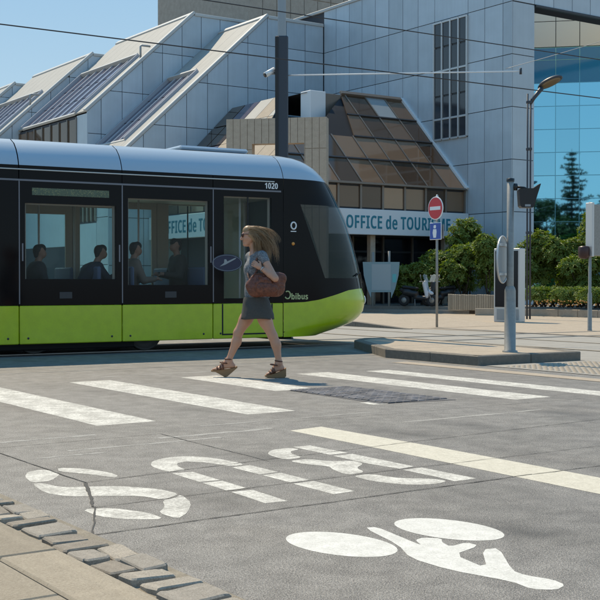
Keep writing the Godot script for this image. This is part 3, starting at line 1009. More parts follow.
	for i in 15:
		bx.append(-hw + i * (2.0 * hw / 14.0))
	var ph := V2([-0.86, 5.21, 1.0, 5.21, 1.0, 5.95, -0.86, 5.95])
	clad(g, "concrete_board", pf * Transform3D(Basis(), Vector3(0, 0, -0.03)), bx, [0.2, 3.7, 5.75, top], PackedVector2Array(), [ph], [M.concrete], 0.018, 0.03, 0.0)

func build_tower() -> void:
	var t := thing("concrete_tower", "brown-grey board-marked concrete tower rising behind the clad roofs", "tower")
	solid(t, "wall", Vector3(37.45, 0, -72), Vector3(54, 27, -60.05), M.tower)
	var xs := []
	for i in 17:
		xs.append(37.4 + i * 1.04)
	clad(t, "concrete_board", wall_frame(Vector3(0, 0, -60.05), Vector3(1, 0, 0)), xs, [10.0, 14.5, 19.0, 27.0], PackedVector2Array(), [], [M.tower], 0.05, 0.05)

# ------------------------------------------------------------------ the tram
var tram_xf := Transform3D()
const NOSE_H := [0.0, 0.22, 0.3, 0.4, 0.5, 0.6, 0.7, 0.8, 0.9, 1.0, 1.2, 1.4, 1.6, 1.8, 2.0, 2.2, 2.4, 2.6, 2.8, 3.0, 3.13, 3.25, 3.33, 3.37, 3.385]
const NOSE_S := [5.2, 6.063, 6.452, 6.761, 6.902, 6.993, 7.021, 7.035, 7.02, 6.973, 6.929, 6.884, 6.822, 6.759, 6.686, 6.613, 6.507, 6.397, 6.257, 6.083, 5.94, 5.74, 5.5, 5.25, 5.0]
const ROOF_H := [2.90, 2.96, 3.05, 3.15, 3.25, 3.33, 3.37, 3.385]
const ROOF_IN := [0.0, 0.018, 0.06, 0.13, 0.24, 0.42, 0.75, 1.19]

func table(xs: Array, ys: Array, x: float) -> float:
	if x <= xs[0]:
		return ys[0]
	for i in xs.size() - 1:
		if x <= xs[i + 1]:
			return lerp(float(ys[i]), float(ys[i + 1]), (x - xs[i]) / (xs[i + 1] - xs[i]))
	return ys[-1]

func nose_point(t: float, h: float) -> Vector3:     # t: 0 near side at the cab seam, 1 the tip, 2 far side
	var far := t > 1.0
	if far:
		t = 2.0 - t
	var sn := table(NOSE_H, NOSE_S, h)
	var a: float = min(1.5, sn - 4.88)
	var half: float = 1.2 - table(ROOF_H, ROOF_IN, h)
	var s := 0.0
	var w := half
	if t < 0.3:
		s = lerp(4.88, sn - a, t / 0.3)
	else:
		var ph := (1.0 - (t - 0.3) / 0.7) * PI * 0.5
		s = sn - a + a * pow(max(cos(ph), 0.0), 2.0 / 2.6)
		w = half * pow(max(sin(ph), 0.0), 2.0 / 2.6)
	return Vector3(s, h, -1.2 - w if far else -1.2 + w)

func nose_t(s: float, h: float) -> float:
	var sn := table(NOSE_H, NOSE_S, h)
	var a: float = min(1.5, sn - 4.88)
	if s <= sn - a:
		return 0.3 * (s - 4.88) / max(sn - a - 4.88, 0.001)
	var ph := acos(clamp(pow((s - sn + a) / a, 1.3), 0.0, 1.0))
	return 0.3 + 0.7 * (1.0 - ph / (PI * 0.5))

func green_top(s: float) -> float:
	return table([4.88, 5.3, 5.6, 5.95, 6.3, 6.6, 7.1], [0.775, 0.785, 0.825, 0.905, 0.985, 1.01, 1.02], s)

func cab_patch(t0: Callable, t1: Callable, h0: Callable, h1: Callable, cols: int, rows: int, grow := 0.0) -> ArrayMesh:
	var st := new_st(true)
	var grid := []
	for j in rows + 1:
		var row := []
		for i in cols + 1:
			var v := float(j) / rows
			var h: float = lerp(float(h0.call(0.5)), float(h1.call(0.5)), v)
			var t := 0.0
			for it in 3:
				t = lerp(float(t0.call(h)), float(t1.call(h)), float(i) / cols)
				h = lerp(float(h0.call(t)), float(h1.call(t)), v)
			var p := nose_point(t, h)
			if grow != 0.0:
				var e := 0.01
				var n := (nose_point(min(t + e, 2.0), h) - nose_point(max(t - e, 0.0), h)).cross(Vector3.UP)
				p += -n.normalized() * grow if n.dot(p - Vector3(5.0, h, -1.2)) < 0.0 else n.normalized() * grow
			row.append(p)
		grid.append(row)
	for j in rows:
		for i in cols:
			var a: Vector3 = grid[j][i]
			var b: Vector3 = grid[j][i + 1]
			var c: Vector3 = grid[j + 1][i + 1]
			var d: Vector3 = grid[j + 1][i]
			var o := (a + c) * 0.5 - Vector3(4.6, 1.4, -1.2)
			if (c - a).cross(d - b).dot(o) < 0.0:
				quad(st, a, d, c, b)
			else:
				quad(st, a, b, c, d)
	return done(st)

func ring_panel(lo: Vector2, hi: Vector2, hlo: Vector2, hhi: Vector2, z0: float, z1: float, xf: Transform3D) -> ArrayMesh:   # a panel with a window hole, between two z planes
	var st := new_st()
	var o := [Vector2(lo.x, lo.y), Vector2(hi.x, lo.y), Vector2(hi.x, hi.y), Vector2(lo.x, hi.y)]
	var n := [Vector2(hlo.x, hlo.y), Vector2(hhi.x, hlo.y), Vector2(hhi.x, hhi.y), Vector2(hlo.x, hhi.y)]
	for k in 4:
		var k2 := (k + 1) % 4
		for z in [z0, z1]:
			face(st, [xf * Vector3(o[k].x, o[k].y, z), xf * Vector3(o[k2].x, o[k2].y, z), xf * Vector3(n[k2].x, n[k2].y, z), xf * Vector3(n[k].x, n[k].y, z)], xf.basis * Vector3(0, 0, 1 if z == max(z0, z1) else -1))
		var mid: Vector2 = (n[k] + n[k2]) * 0.5
		var inw := (hlo + hhi) * 0.5 - mid
		face(st, [xf * Vector3(n[k].x, n[k].y, z0), xf * Vector3(n[k2].x, n[k2].y, z0), xf * Vector3(n[k2].x, n[k2].y, z1), xf * Vector3(n[k].x, n[k].y, z1)], xf.basis * Vector3(inw.x, inw.y, 0))
		face(st, [xf * Vector3(o[k].x, o[k].y, z0), xf * Vector3(o[k2].x, o[k2].y, z0), xf * Vector3(o[k2].x, o[k2].y, z1), xf * Vector3(o[k].x, o[k].y, z1)], xf.basis * Vector3(-inw.x, -inw.y, 0))
	return done(st)

func build_tram() -> void:
	M.tram_green = mat(0.50, 0.60, 0.004, 0.28); M.tram_green.clearcoat_enabled = true; M.tram_green.clearcoat = 0.6; M.tram_green.clearcoat_roughness = 0.08
	M.tram_black = mat(0.006, 0.005, 0.006, 0.10); M.tram_black.metallic_specular = 0.26
	M.tram_blue = mat(0.40, 0.47, 0.53, 0.25, 0.2); M.tram_blue.clearcoat_enabled = true; M.tram_blue.clearcoat = 0.5
	M.tram_green.albedo_texture = blend_tex(512, 120, srgb(0.84, 0.84, 0.84), srgb(1, 1, 1), 0.012, 0.08, 0.3, 0.12, 0.006, srgb(0.55, 0.5, 0.42))
	M.tram_green.uv1_triplanar = true
	M.tram_green.uv1_scale = Vector3.ONE * 0.7
	M.tram_silver = mat(0.5, 0.48, 0.45, 0.35, 0.6)
	M.tram_seam = mat(0.16, 0.16, 0.18, 0.35, 0.6)
	M.rubber = mat(0.012, 0.012, 0.013, 0.7)
	M.tram_glass = glass(0.004, 0.014, 0.013, 0.24)
	M.tram_glass.metallic_specular = 0.3
	M.far_glass = mat(0.50, 0.80, 0.76, 0.02)
	M.far_glass.refraction_enabled = true
	M.far_glass.refraction_scale = 0.02
	M.far_glass.albedo_color.a = 0.0
	M.far_glass.transparency = BaseMaterial3D.TRANSPARENCY_ALPHA
	M.cab_glass = glass(0.010, 0.020, 0.016, 0.62)
	M.cab_glass.metallic_specular = 0.35
	M.lining = mat(0.42, 0.38, 0.30, 0.6)
	M.dark_lining = mat(0.40, 0.37, 0.31, 0.7)
	M.seat = mat(0.09, 0.13, 0.21, 0.8)
	M.pole_white = mat(0.6, 0.6, 0.56, 0.35)
	M.cream_print = mat(0.55, 0.55, 0.25, 0.5)
	M.wheel = mat(0.09, 0.088, 0.085, 0.5, 0.4)
	M.amber = mat(0.75, 0.30, 0.05, 0.3)
	var disp := blend_tex(128, 130, srgb(0.05, 0.075, 0.045), srgb(0.10, 0.14, 0.085), 0.05, 0.3, 0.4, 0.2, 0.07, srgb(0.85, 0.62, 0.18))
	M.display = tri_mat(disp, 0.9, 0.3)

	var tram := thing("tram", "black and lime-green tram with a pale blue roof and rounded cab", "tram", Vector3(6.046, 0, -16.718), -4.0)
	tram_xf = tram.transform
	var sides := [Transform3D(), Transform3D(Basis(Vector3(1, 0, 0), Vector3(0, 1, 0), Vector3(0, 0, -1)), Vector3(0, 0, -2.4))]
	# each: s0, s1, then the window hole (or nothing)
	var bays := [
		[-9.6, -7.95, -9.45, 1.18, -8.1, 2.33], [-7.94, -6.29, -7.8, 1.18, -6.42, 2.33], [-6.28, -4.63, -6.14, 1.18, -4.76, 2.33],
		[-4.62, -2.97, -4.5, 0.85, -3.1, 2.5], [-2.96, -1.31, -2.83, 1.18, -1.42, 2.33], [-1.30, 0.287],
		[0.297, 1.939, 0.385, 1.18, 1.84, 2.33], [1.949, 3.536, 2.045, 1.085, 3.466, 2.465], [3.546, 4.872, 3.74, 0.86, 4.64, 2.56]]
	for si in 2:
		var xf: Transform3D = sides[si]
		for bay in bays:
			if bay.size() > 2:
				part(tram, "side_panel", ring_panel(Vector2(bay[0], 0.78), Vector2(bay[1], 2.9), Vector2(bay[2], bay[3]), Vector2(bay[4], bay[5]), -0.055, 0.0, xf), M.tram_black)
				var st := new_st()
				if si == 1:
					box(st, Vector3(bay[2] - 0.02, bay[3] - 0.02, -0.016), Vector3(bay[4] + 0.02, bay[5] + 0.02, -0.010), 0.0, xf)
				else:
					face(st, [xf * Vector3(bay[2] - 0.02, bay[3] - 0.02, -0.012), xf * Vector3(bay[4] + 0.02, bay[3] - 0.02, -0.012), xf * Vector3(bay[4] + 0.02, bay[5] + 0.02, -0.012), xf * Vector3(bay[2] - 0.02, bay[5] + 0.02, -0.012)], xf.basis * Vector3(0, 0, 1))
				part(tram, "window", done(st), M.tram_glass if si == 0 else M.far_glass)
				# inner lining round the window
				part(tram, "window_lining", ring_panel(Vector2(bay[0], 0.78), Vector2(bay[1], 2.62), Vector2(bay[2] + 0.03, bay[3]), Vector2(bay[4] - 0.03, bay[5] - 0.02), -0.09, -0.06, xf), M.lining)
			else:
				solid(tram, "side_panel", Vector3(bay[0], 0.78, -0.055), Vector3(bay[1], 2.9, 0), M.tram_black, 0.004, xf)
			var gr := new_st()
			box(gr, Vector3(bay[0] + 0.001, 0.19, -0.05), Vector3(bay[1] - 0.001, 0.774, 0.004), 0.012, xf)
			part(tram, "skirt_panel", done(gr), M.tram_green)
			solid(tram, "seam_strip", Vector3(bay[0] - 0.012, 0.80, 0.0005), Vector3(bay[0] + 0.006, 2.66, 0.006), M.tram_seam, 0.0, xf)
			for q in [bay[0] + 0.13, bay[1] - 0.17]:
				var bt := new_st(true)
				lathe(bt, [Vector2(0.018, 0.0), Vector2(0.016, 0.006), Vector2(0.0, 0.007)], 10, xf * Transform3D(Basis(Vector3.RIGHT, PI / 2), Vector3(q, 0.28, 0.003)))
				part(tram, "skirt_bolt", done(bt), M.dark_frame)
		solid(tram, "drip_rail", Vector3(-9.6, 2.826, 0.0), Vector3(4.70, 2.846, 0.016), M.tram_silver, 0.004, xf)
		solid(tram, "cornice", Vector3(-9.6, 2.66, 0.0), Vector3(4.83, 2.69, 0.008), M.tram_seam, 0.002, xf)
		solid(tram, "display", Vector3(0.494, 2.455, -0.002), Vector3(1.727, 2.565, 0.003), M.display, 0.0, xf)
		# outline of the front door in the skirt
		for r in [[3.70, 0.25, 3.725, 0.77], [4.64, 0.25, 4.665, 0.77], [3.726, 0.25, 4.639, 0.275]]:
			solid(tram, "door_seal", Vector3(r[0], r[1], 0.0), Vector3(r[2], r[3], 0.009), M.rubber, 0.002, xf)
		solid(tram, "door_seam", Vector3(4.18, 0.28, -0.012), Vector3(4.205, 2.56, -0.004), M.rubber, 0.0, xf)
	# roof shroud in modules
	for seg in [[-9.6, -4.63], [-4.62, 0.28], [0.297, 1.936], [1.95, 4.868]]:
		var st := new_st(true)
		for far in [false, true]:
			for i in ROOF_H.size() - 1:
				var pts := []
				for q in [[seg[0], i], [seg[1], i], [seg[1], i + 1], [seg[0], i + 1]]:
					var z: float = -ROOF_IN[q[1]]
					pts.append(Vector3(q[0], ROOF_H[q[1]], -2.4 - z if far else z))
				face(st, pts, Vector3(0, 1, -1 if far else 1))
		part(tram, "roof_shroud", done(st), M.tram_blue)
	solid(tram, "roof_seam", Vector3(-9.6, 2.885, -2.36), Vector3(4.86, 2.9, -0.04), M.rubber)
	# equipment lid seen over the roof edge
	solid(tram, "roof_lid", Vector3(3.2, 3.36, -1.5), Vector3(4.5, 3.43, -0.55), M.tram_blue, 0.03)
	# underframe, bogies and wheels
	solid(tram, "underframe", Vector3(-9.5, 0.22, -2.2), Vector3(4.85, 0.36, -0.2), M.rubber)
	for c in [-6.2, 1.55]:
		var bg := solid(tram, "bogie", Vector3(c - 2.0, 0.075, -1.85), Vector3(c + 0.72, 0.22, -0.30), M.rubber, 0.02)
		for w in [c - 0.9, c + 0.95]:
			for z in [-0.46, -1.94]:
				var st := new_st(true)
				lathe(st, [Vector2(0.0, -0.07), Vector2(0.10, -0.07), Vector2(0.12, -0.05), Vector2(0.25, -0.045), Vector2(0.27, -0.06), Vector2(0.295, -0.06), Vector2(0.295, 0.06), Vector2(0.27, 0.06), Vector2(0.25, 0.045), Vector2(0.12, 0.05), Vector2(0.10, 0.07), Vector2(0.0, 0.07)], 24, Transform3D(Basis(Vector3.RIGHT, PI / 2), Vector3(w, 0.31, z)))
				part(bg, "wheel", done(st), M.wheel)
	# interior: floor, ceiling, bulkhead, seats and poles
	solid(tram, "floor", Vector3(-9.5, 0.36, -2.34), Vector3(4.86, 0.42, -0.06), M.dark_lining)
	solid(tram, "cab_floor", Vector3(4.865, 0.36, -1.85), Vector3(5.7, 0.42, -0.55), M.dark_lining)
	solid(tram, "ceiling", Vector3(-9.5, 2.56, -2.30), Vector3(4.85, 2.62, -0.10), M.lining)
	solid(tram, "bulkhead", Vector3(4.80, 0.42, -2.33), Vector3(4.85, 2.56, -1.25), M.dark_lining)
	solid(tram, "end_wall", Vector3(-9.6, 0.36, -2.35), Vector3(-9.55, 2.62, -0.06), M.dark_lining)
	for s in [-8.6, -7.2, -5.6, 0.55, 1.35, 2.45, 3.2]:
		for z in [[-0.55, 0.0], [-1.85, 0.0]]:
			var facing := -1.0 if s == 1.35 or s == 3.2 or s == -7.2 else 1.0
			var seat := Node3D.new()
			seat.name = "passenger_seat"
			tram.add_child(seat, true)
			var sh := 0.86
			solid(seat, "seat_cushion", Vector3(s - 0.22, sh - 0.07, z[0] - 0.42), Vector3(s + 0.22, sh, z[0] + 0.42), M.seat, 0.03)
			solid(seat, "seat_back", Vector3(s - facing * 0.27 - 0.03, sh - 0.05, z[0] - 0.42), Vector3(s - facing * 0.27 + 0.03, sh + 0.52, z[0] + 0.42), M.seat, 0.025)
			solid(seat, "seat_base", Vector3(s - 0.2, 0.42, z[0] - 0.38), Vector3(s + 0.2, sh - 0.07, z[0] + 0.38), M.dark_lining)
	for q in [[0.98, -1.2], [1.9, -2.1], [2.72, -1.2], [3.75, -0.35], [4.15, -0.22], [4.6, -0.9], [-3.8, -1.2]]:
		var st := new_st(true)
		tube(st, [Vector3(q[0], 0.42, q[1]), Vector3(q[0], 2.56, q[1])], 0.018, 8)
		part(tram, "grab_pole", done(st), M.pole_white)
	# cab
	var c_lo := func(_t): return 0.19
	var hg := func(t): return green_top(nose_point(t, 0.85).x)
	var k120 := func(_t): return 1.20
	var k245 := func(_t): return 2.47
	var k29 := func(_t): return 2.90
	var k338 := func(_t): return 3.385
	var zero := func(_h): return 0.0
	var two := func(_h): return 2.0
	part(tram, "cab_skirt", cab_patch(zero, two, c_lo, hg, 64, 16), M.tram_green)
	var p0 := func(_h): return 0.735
	var p1 := func(_h): return 0.80
	var q0 := func(_h): return 1.20
	var q1 := func(_h): return 1.265
	var sl := func(h): return nose_t(lerp(5.72, 5.22, clamp((h - 1.2) / 1.25, 0.0, 1.0)), h)
	var slf := func(h): return 2.0 - nose_t(lerp(5.72, 5.22, clamp((h - 1.2) / 1.25, 0.0, 1.0)), h)
	part(tram, "cab_shell", cab_patch(zero, p0, hg, k120, 24, 5), M.tram_black)
	part(tram, "cab_shell", cab_patch(zero, sl, k120, k245, 10, 12), M.tram_black)
	part(tram, "cab_shell", cab_patch(zero, p0, k245, k29, 24, 6), M.tram_black)
	part(tram, "cab_shell", cab_patch(q1, two, hg, k120, 24, 5), M.tram_black)
	part(tram, "cab_shell", cab_patch(slf, two, k120, k245, 10, 12), M.tram_black)
	part(tram, "cab_shell", cab_patch(q1, two, k245, k29, 24, 6), M.tram_black)
	part(tram, "cab_window", cab_patch(sl, p0, k120, k245, 14, 12), M.cab_glass)
	part(tram, "cab_window", cab_patch(q1, slf, k120, k245, 14, 12), M.cab_glass)
	part(tram, "windscreen_pillar", cab_patch(p0, p1, hg, k29, 4, 30, 0.012), M.tram_blue)
	part(tram, "windscreen_pillar", cab_patch(q0, q1, hg, k29, 4, 30, 0.012), M.tram_blue)
	part(tram, "windscreen", cab_patch(p1, q0, hg, k29, 20, 24), M.cab_glass)
	part(tram, "cab_roof", cab_patch(zero, two, k29, k338, 64, 12, 0.0), M.tram_blue)
	# wiper, small service hatches and grab handles
	for q in [[1.02, 0.93], [2.78, 0.93], [-2.1, 0.93]]:
		solid(tram, "service_hatch", Vector3(q[0] - 0.10, q[1] - 0.05, 0.0), Vector3(q[0] + 0.10, q[1] + 0.05, 0.004), M.dark_frame, 0.0015)
	for q in [0.345, 1.90, 3.50]:
		solid(tram, "door_marker", Vector3(q - 0.012, 1.45, 0.0015), Vector3(q + 0.012, 1.72, 0.006), M.tram_seam, 0.002)
	var wp := new_st(true)
	tube(wp, [nose_point(0.80, 1.12) + Vector3(0.02, 0, 0.02), nose_point(0.70, 1.30) + Vector3(0.02, 0, 0.03), nose_point(0.60, 1.24) + Vector3(0.0, 0, 0.03)], 0.012, 6)
	part(tram, "wiper", done(wp), M.rubber)
	solid(tram, "cab_seam", Vector3(4.868, 0.2, -2.39), Vector3(4.882, 2.89, -0.012), M.rubber)
	solid(tram, "dashboard", Vector3(5.75, 0.42, -1.95), Vector3(6.25, 1.12, -0.45), M.dark_lining, 0.08)
	solid(tram, "driver_seat", Vector3(5.0, 0.45, -1.5), Vector3(5.15, 1.75, -0.95), M.dark_lining, 0.05)
	for s in [0.86, 1.14]:
		var hp := nose_point(s, 0.80)
		var st := new_st(true)
		lathe(st, [Vector2(0.0, 0.0), Vector2(0.09, 0.0), Vector2(0.085, 0.02), Vector2(0.0, 0.03)], 16, Transform3D(Basis(Vector3.BACK, -PI / 2), hp + Vector3(-0.005, 0, 0)))
		part(tram, "headlight", done(st), M.sign_white)
	solid(tram, "coupler_cover", Vector3(4.9, 0.13, -1.8), Vector3(5.4, 0.185, -0.6), M.rubber, 0.02)
	# numbers, emblem, side lamp and the oval sticker
	var nf := wall_frame(Vector3(4.70, 2.755, 0.0), Vector3(1, 0, 0))
	letters(tram, "1020", M.sign_white, wall_frame(Vector3(4.64, 2.765, 0.002), Vector3(1, 0, 0)), 0.25, 0.10, 0.003)
	letters(tram, "bibus", M.cream_print, wall_frame(Vector3(5.20, 0.885, 0.002), Vector3(1, 0, 0)), 0.33, 0.11, 0.003)
	var em := new_st(true)
	var arc := []
	for i in 14:
		var a: float = lerp(2.2, -2.6, i / 13.0)
		arc.append(Vector3(4.955 + cos(a) * 0.055, 0.91 + sin(a) * 0.065, 0.006))
	tube(em, arc, 0.012, 6)
	part(tram, "emblem", done(em), M.cream_print)
	em = new_st(true)
	arc = []
	for i in 15:
		var a: float = TAU * i / 14.0
		arc.append(Vector3(5.075 + cos(a) * 0.05, 2.10 + sin(a) * 0.06, 0.006))
	tube(em, arc, 0.014, 6)
	part(tram, "emblem", done(em), M.sign_white)
	solid(tram, "emblem", Vector3(5.02, 1.995, 0.001), Vector3(5.13, 2.01, 0.005), M.sign_white)
	em = new_st(true)
	lathe(em, [Vector2(0.03, 0.0), Vector2(0.026, 0.012), Vector2(0.0, 0.018)], 14, Transform3D(Basis(Vector3.RIGHT, PI / 2), Vector3(5.07, 1.79, 0.0)))
	part(tram, "side_lamp", done(em), M.amber)
	em = new_st()
	var ov := PackedVector2Array()
	for i in 32:
		ov.append(Vector2(3.80 + cos(TAU * i / 32) * 0.285, 1.45 + sin(TAU * i / 32) * 0.145))
	prism(em, ov, 0.001, 0.005)
	var oval := part(tram, "oval_sticker", done(em), M.sign_blue.duplicate())
	(oval.material_override as StandardMaterial3D).albedo_color = srgb(0.006, 0.013, 0.05)
	em = new_st()
	prism(em, V2([3.66, 1.39, 3.76, 1.42, 3.95, 1.515, 3.97, 1.54, 3.93, 1.53, 3.80, 1.475, 3.78, 1.51, 3.745, 1.51, 3.74, 1.45]), 0.006, 0.008)
	part(oval, "tick_mark", done(em), M.sign_back)
	em = new_st(true)
	arc = []
	for i in 33:
		arc.append(Vector3(3.80 + cos(TAU * i / 32) * 0.268, 1.45 + sin(TAU * i / 32) * 0.13, 0.006))
	tube(em, arc, 0.004, 5, false)
	part(oval, "rim_line", done(em), M.sign_back)
	passengers(tram)

func passengers(tram: Node3D) -> void:
	# seated riders; x along the tram, y up, z across, in the tram's own axes
	var riders := [
		{"s": 0.86, "z": -0.75, "head": 1.72, "face": 1.0, "lean": 0.05, "c": [0.02, 0.022, 0.025], "label": "dark-haired rider in black at the left of the first tram window", "phone": false},
		{"s": 1.55, "z": -0.55, "head": 1.72, "face": 1.0, "lean": 0.46, "c": [0.012, 0.018, 0.035], "label": "rider in a navy jacket leaning forward inside the tram", "phone": true},
		{"s": 2.36, "z": -0.60, "head": 1.78, "face": 1.0, "lean": 0.16, "c": [0.16, 0.13, 0.10], "label": "rider in a pale top looking down behind the second tram window", "phone": false},
		{"s": 3.22, "z": -0.85, "head": 1.86, "face": -1.0, "lean": 0.02, "c": [0.03, 0.028, 0.022], "label": "rider in a dark olive coat sitting upright in the tram", "phone": false}]
	for r in riders:
		var p := thing("person", r.label, "person", tram_xf * Vector3(r.s, 0.42, r.z), -4.0 + (0.0 if r.face > 0 else 180.0), "riders inside the tram")
		var H: float = r.head - 0.42          # top of head above the floor
		var hip := Vector3(-0.08, 0.54, 0.0)
		var lean: float = r.lean
		var neck: Vector3 = hip + Vector3(sin(lean) * 0.52, 0.0, 0.0) + Vector3(0, H - 0.26 - hip.y, 0)
		var headc: Vector3 = neck + Vector3(0.05 + lean * 0.12, 0.15, 0.0)
		var chest := hip.lerp(neck, 0.68)
		var pr := []
		pr.append([hip + Vector3(0, 0.02, 0.0), hip.lerp(neck, 0.5), 0.15, 0.14, 0.06])
		pr.append([chest + Vector3(0, 0, -0.09), chest + Vector3(0, 0, 0.09), 0.125, 0.125, 0.06])
		pr.append([neck + Vector3(0, -0.08, -0.14), neck + Vector3(0, -0.08, 0.14), 0.07, 0.07, 0.05])
		pr.append([neck + Vector3(0, -0.06, 0), headc, 0.055, 0.055, 0.03])
		pr.append([headc + Vector3(-0.015, 0.02, 0), headc + Vector3(0.02, -0.03, 0), 0.092, 0.075, 0.02])
		pr.append([headc + Vector3(0.07, -0.01, 0), headc + Vector3(0.09, -0.03, 0), 0.016, 0.014, 0.01])
		for sd in [-1.0, 1.0]:
			var sh: Vector3 = neck + Vector3(0, -0.10, sd * 0.17)
			var el := sh + Vector3(0.06 + lean * 0.3, -0.26, sd * 0.05)
			var wr := el + Vector3(0.22, 0.02 + (0.14 if r.phone else 0.0), -sd * 0.08)
			pr.append([sh, el, 0.062, 0.048, 0.03])
			pr.append([el, wr, 0.048, 0.034, 0.02])
			pr.append([wr, wr + Vector3(0.08, 0.01, -sd * 0.02), 0.034, 0.026, 0.015])
			for f in 4:
				pr.append([wr + Vector3(0.07, 0.0, (f - 1.5) * 0.02), wr + Vector3(0.13, -0.02, (f - 1.5) * 0.021), 0.011, 0.009, 0.006])
			pr.append([wr + Vector3(0.03, 0.02, -sd * 0.02), wr + Vector3(0.08, 0.045, -sd * 0.035), 0.011, 0.010, 0.006])
			var kn := hip + Vector3(0.44, 0.02, sd * 0.11)
			var an := kn + Vector3(0.02, -0.42, 0)
			pr.append([hip + Vector3(0.02, 0, sd * 0.09), kn, 0.085, 0.062, 0.04])
			pr.append([kn, an, 0.058, 0.042, 0.02])
			pr.append([an, an + Vector3(0.14, -0.04, 0), 0.042, 0.034, 0.02])
		var skin := mat(0.30, 0.17, 0.11, 0.6)
		var coat := mat(r.c[0], r.c[1], r.c[2], 0.85)
		var body := part(p, "body", sdf_mesh(pr, 0.016, 0.0), skin)
		# clothes: the same limbs a little fuller, without head and hands
		var cl := []
		for q in pr:
			if q[2] > 0.04 and (q[0] as Vector3).y < neck.y - 0.03 and (q[1] as Vector3).y < neck.y + 0.02:
				cl.append([q[0], q[1], q[2] + 0.012, q[3] + 0.012, q[4]])
		part(p, "clothes", sdf_mesh(cl, 0.018, 0.0), coat)
		var hair := [[headc + Vector3(-0.03, 0.035, 0), headc + Vector3(0.015, 0.055, 0), 0.092, 0.075, 0.02], [headc + Vector3(-0.06, 0.0, 0), headc + Vector3(-0.06, -0.05, 0), 0.06, 0.05, 0.02]]
		part(p, "hair", sdf_mesh(hair, 0.014, 0.0), mat(0.012, 0.009, 0.007, 0.7))

# ------------------------------------------------------------------ bodies: smooth unions of tapered capsules, meshed as surface nets
func sdf_add(st: SurfaceTool, prims: Array, cell: float, xf := Transform3D()) -> void:
	var lo := Vector3(1e9, 1e9, 1e9)
	var hi := -lo
	for q in prims:
		var r: float = max(q[2], q[3]) + 2.0 * cell + 0.01
		for e in 2:
			lo = lo.min(q[e] - Vector3.ONE * r)
			hi = hi.max(q[e] + Vector3.ONE * r)
	var nx := int((hi.x - lo.x) / cell) + 2
	var ny := int((hi.y - lo.y) / cell) + 2
	var nz := int((hi.z - lo.z) / cell) + 2
	var f := PackedFloat32Array()
	f.resize(nx * ny * nz)
	f.fill(1e3)
	for q in prims:
		var a: Vector3 = q[0]
		var b: Vector3 = q[1]
		var ra: float = q[2]
		var rb: float = q[3]
		var k: float = q[4]
		var sq: Vector3 = q[5] if q.size() > 5 else Vector3.ONE      # squash: divides distances along each axis
		var m: float = max(ra, rb) * max(sq.x, max(sq.y, sq.z)) + k * 1.2 + 2.0 * cell
		var i0 := ((a.min(b) - Vector3.ONE * m - lo) / cell).floor()
		var i1 := ((a.max(b) + Vector3.ONE * m - lo) / cell).ceil()
		var ab := (b - a) / sq
		var l2: float = max(ab.dot(ab), 1e-9)
		var smin_: float = min(sq.x, min(sq.y, sq.z))
		for iz in range(max(0, int(i0.z)), min(nz, int(i1.z) + 1)):
			for iy in range(max(0, int(i0.y)), min(ny, int(i1.y) + 1)):
				var base := (iz * ny + iy) * nx
				for ix in range(max(0, int(i0.x)), min(nx, int(i1.x) + 1)):
					var p := (Vector3(lo.x + ix * cell, lo.y + iy * cell, lo.z + iz * cell) - a) / sq
					var t: float = clamp(p.dot(ab) / l2, 0.0, 1.0)
					var d: float = ((p - ab * t).length() - lerp(ra, rb, t)) * smin_
					var o := f[base + ix]
					if o > 500.0:
						f[base + ix] = d
					else:
						var h: float = max(k - abs(d - o), 0.0) / k
						f[base + ix] = min(d, o) - h * h * k * 0.25
	# surface nets
	var vid := {}
	var verts := []
	var offs := [0, 1, nx, nx + 1, nx * ny, nx * ny + 1, nx * ny + nx, nx * ny + nx + 1]
	var edges := [[0, 1], [2, 3], [4, 5], [6, 7], [0, 2], [1, 3], [4, 6], [5, 7], [0, 4], [1, 5], [2, 6], [3, 7]]
	var cp := [Vector3(0, 0, 0), Vector3(1, 0, 0), Vector3(0, 1, 0), Vector3(1, 1, 0), Vector3(0, 0, 1), Vector3(1, 0, 1), Vector3(0, 1, 1), Vector3(1, 1, 1)]
	var near := cell * 2.0
	for iz in nz - 1:
		for iy in ny - 1:
			var base := (iz * ny + iy) * nx
			for ix in nx - 1:
				var id := base + ix
				var v0 := f[id]
				if v0 > near or v0 < -near:
					continue
				var mask := 0
				for c in 8:
					if f[id + offs[c]] < 0.0:
						mask |= 1 << c
				if mask == 0 or mask == 255:
					continue
				var sum := Vector3.ZERO
				var n := 0
				for e in edges:
					var da := f[id + offs[e[0]]]
					var db := f[id + offs[e[1]]]
					if (da < 0.0) != (db < 0.0):
						sum += (cp[e[0]] as Vector3).lerp(cp[e[1]], da / (da - db))
						n += 1
				vid[id] = verts.size()
				verts.append(lo + (Vector3(ix, iy, iz) + sum / n) * cell)
	var ax := [1, nx, nx * ny]
	for id in vid:
		var ix: int = id % nx
		var iy: int = (id / nx) % ny
		var iz: int = id / (nx * ny)
		for a in 3:
			var u: int = ax[(a + 1) % 3]
			var w: int = ax[(a + 2) % 3]
			var x := f[id]
			var y := f[id + ax[a]]
			if (x < 0.0) == (y < 0.0):
				continue
			if not (vid.has(id - u) and vid.has(id - w) and vid.has(id - u - w)):
				continue
			var A: Vector3 = xf * verts[vid[id]]
			var B: Vector3 = xf * verts[vid[id - u]]
			var C: Vector3 = xf * verts[vid[id - u - w]]
			var D: Vector3 = xf * verts[vid[id - w]]
			if x < 0.0:
				quad(st, A, B, C, D)
			else:
				quad(st, A, D, C, B)

func sdf_mesh(prims: Array, cell: float, _pad := 0.0) -> ArrayMesh:
	var st := new_st(true)
	sdf_add(st, prims, cell)
	return done(st)

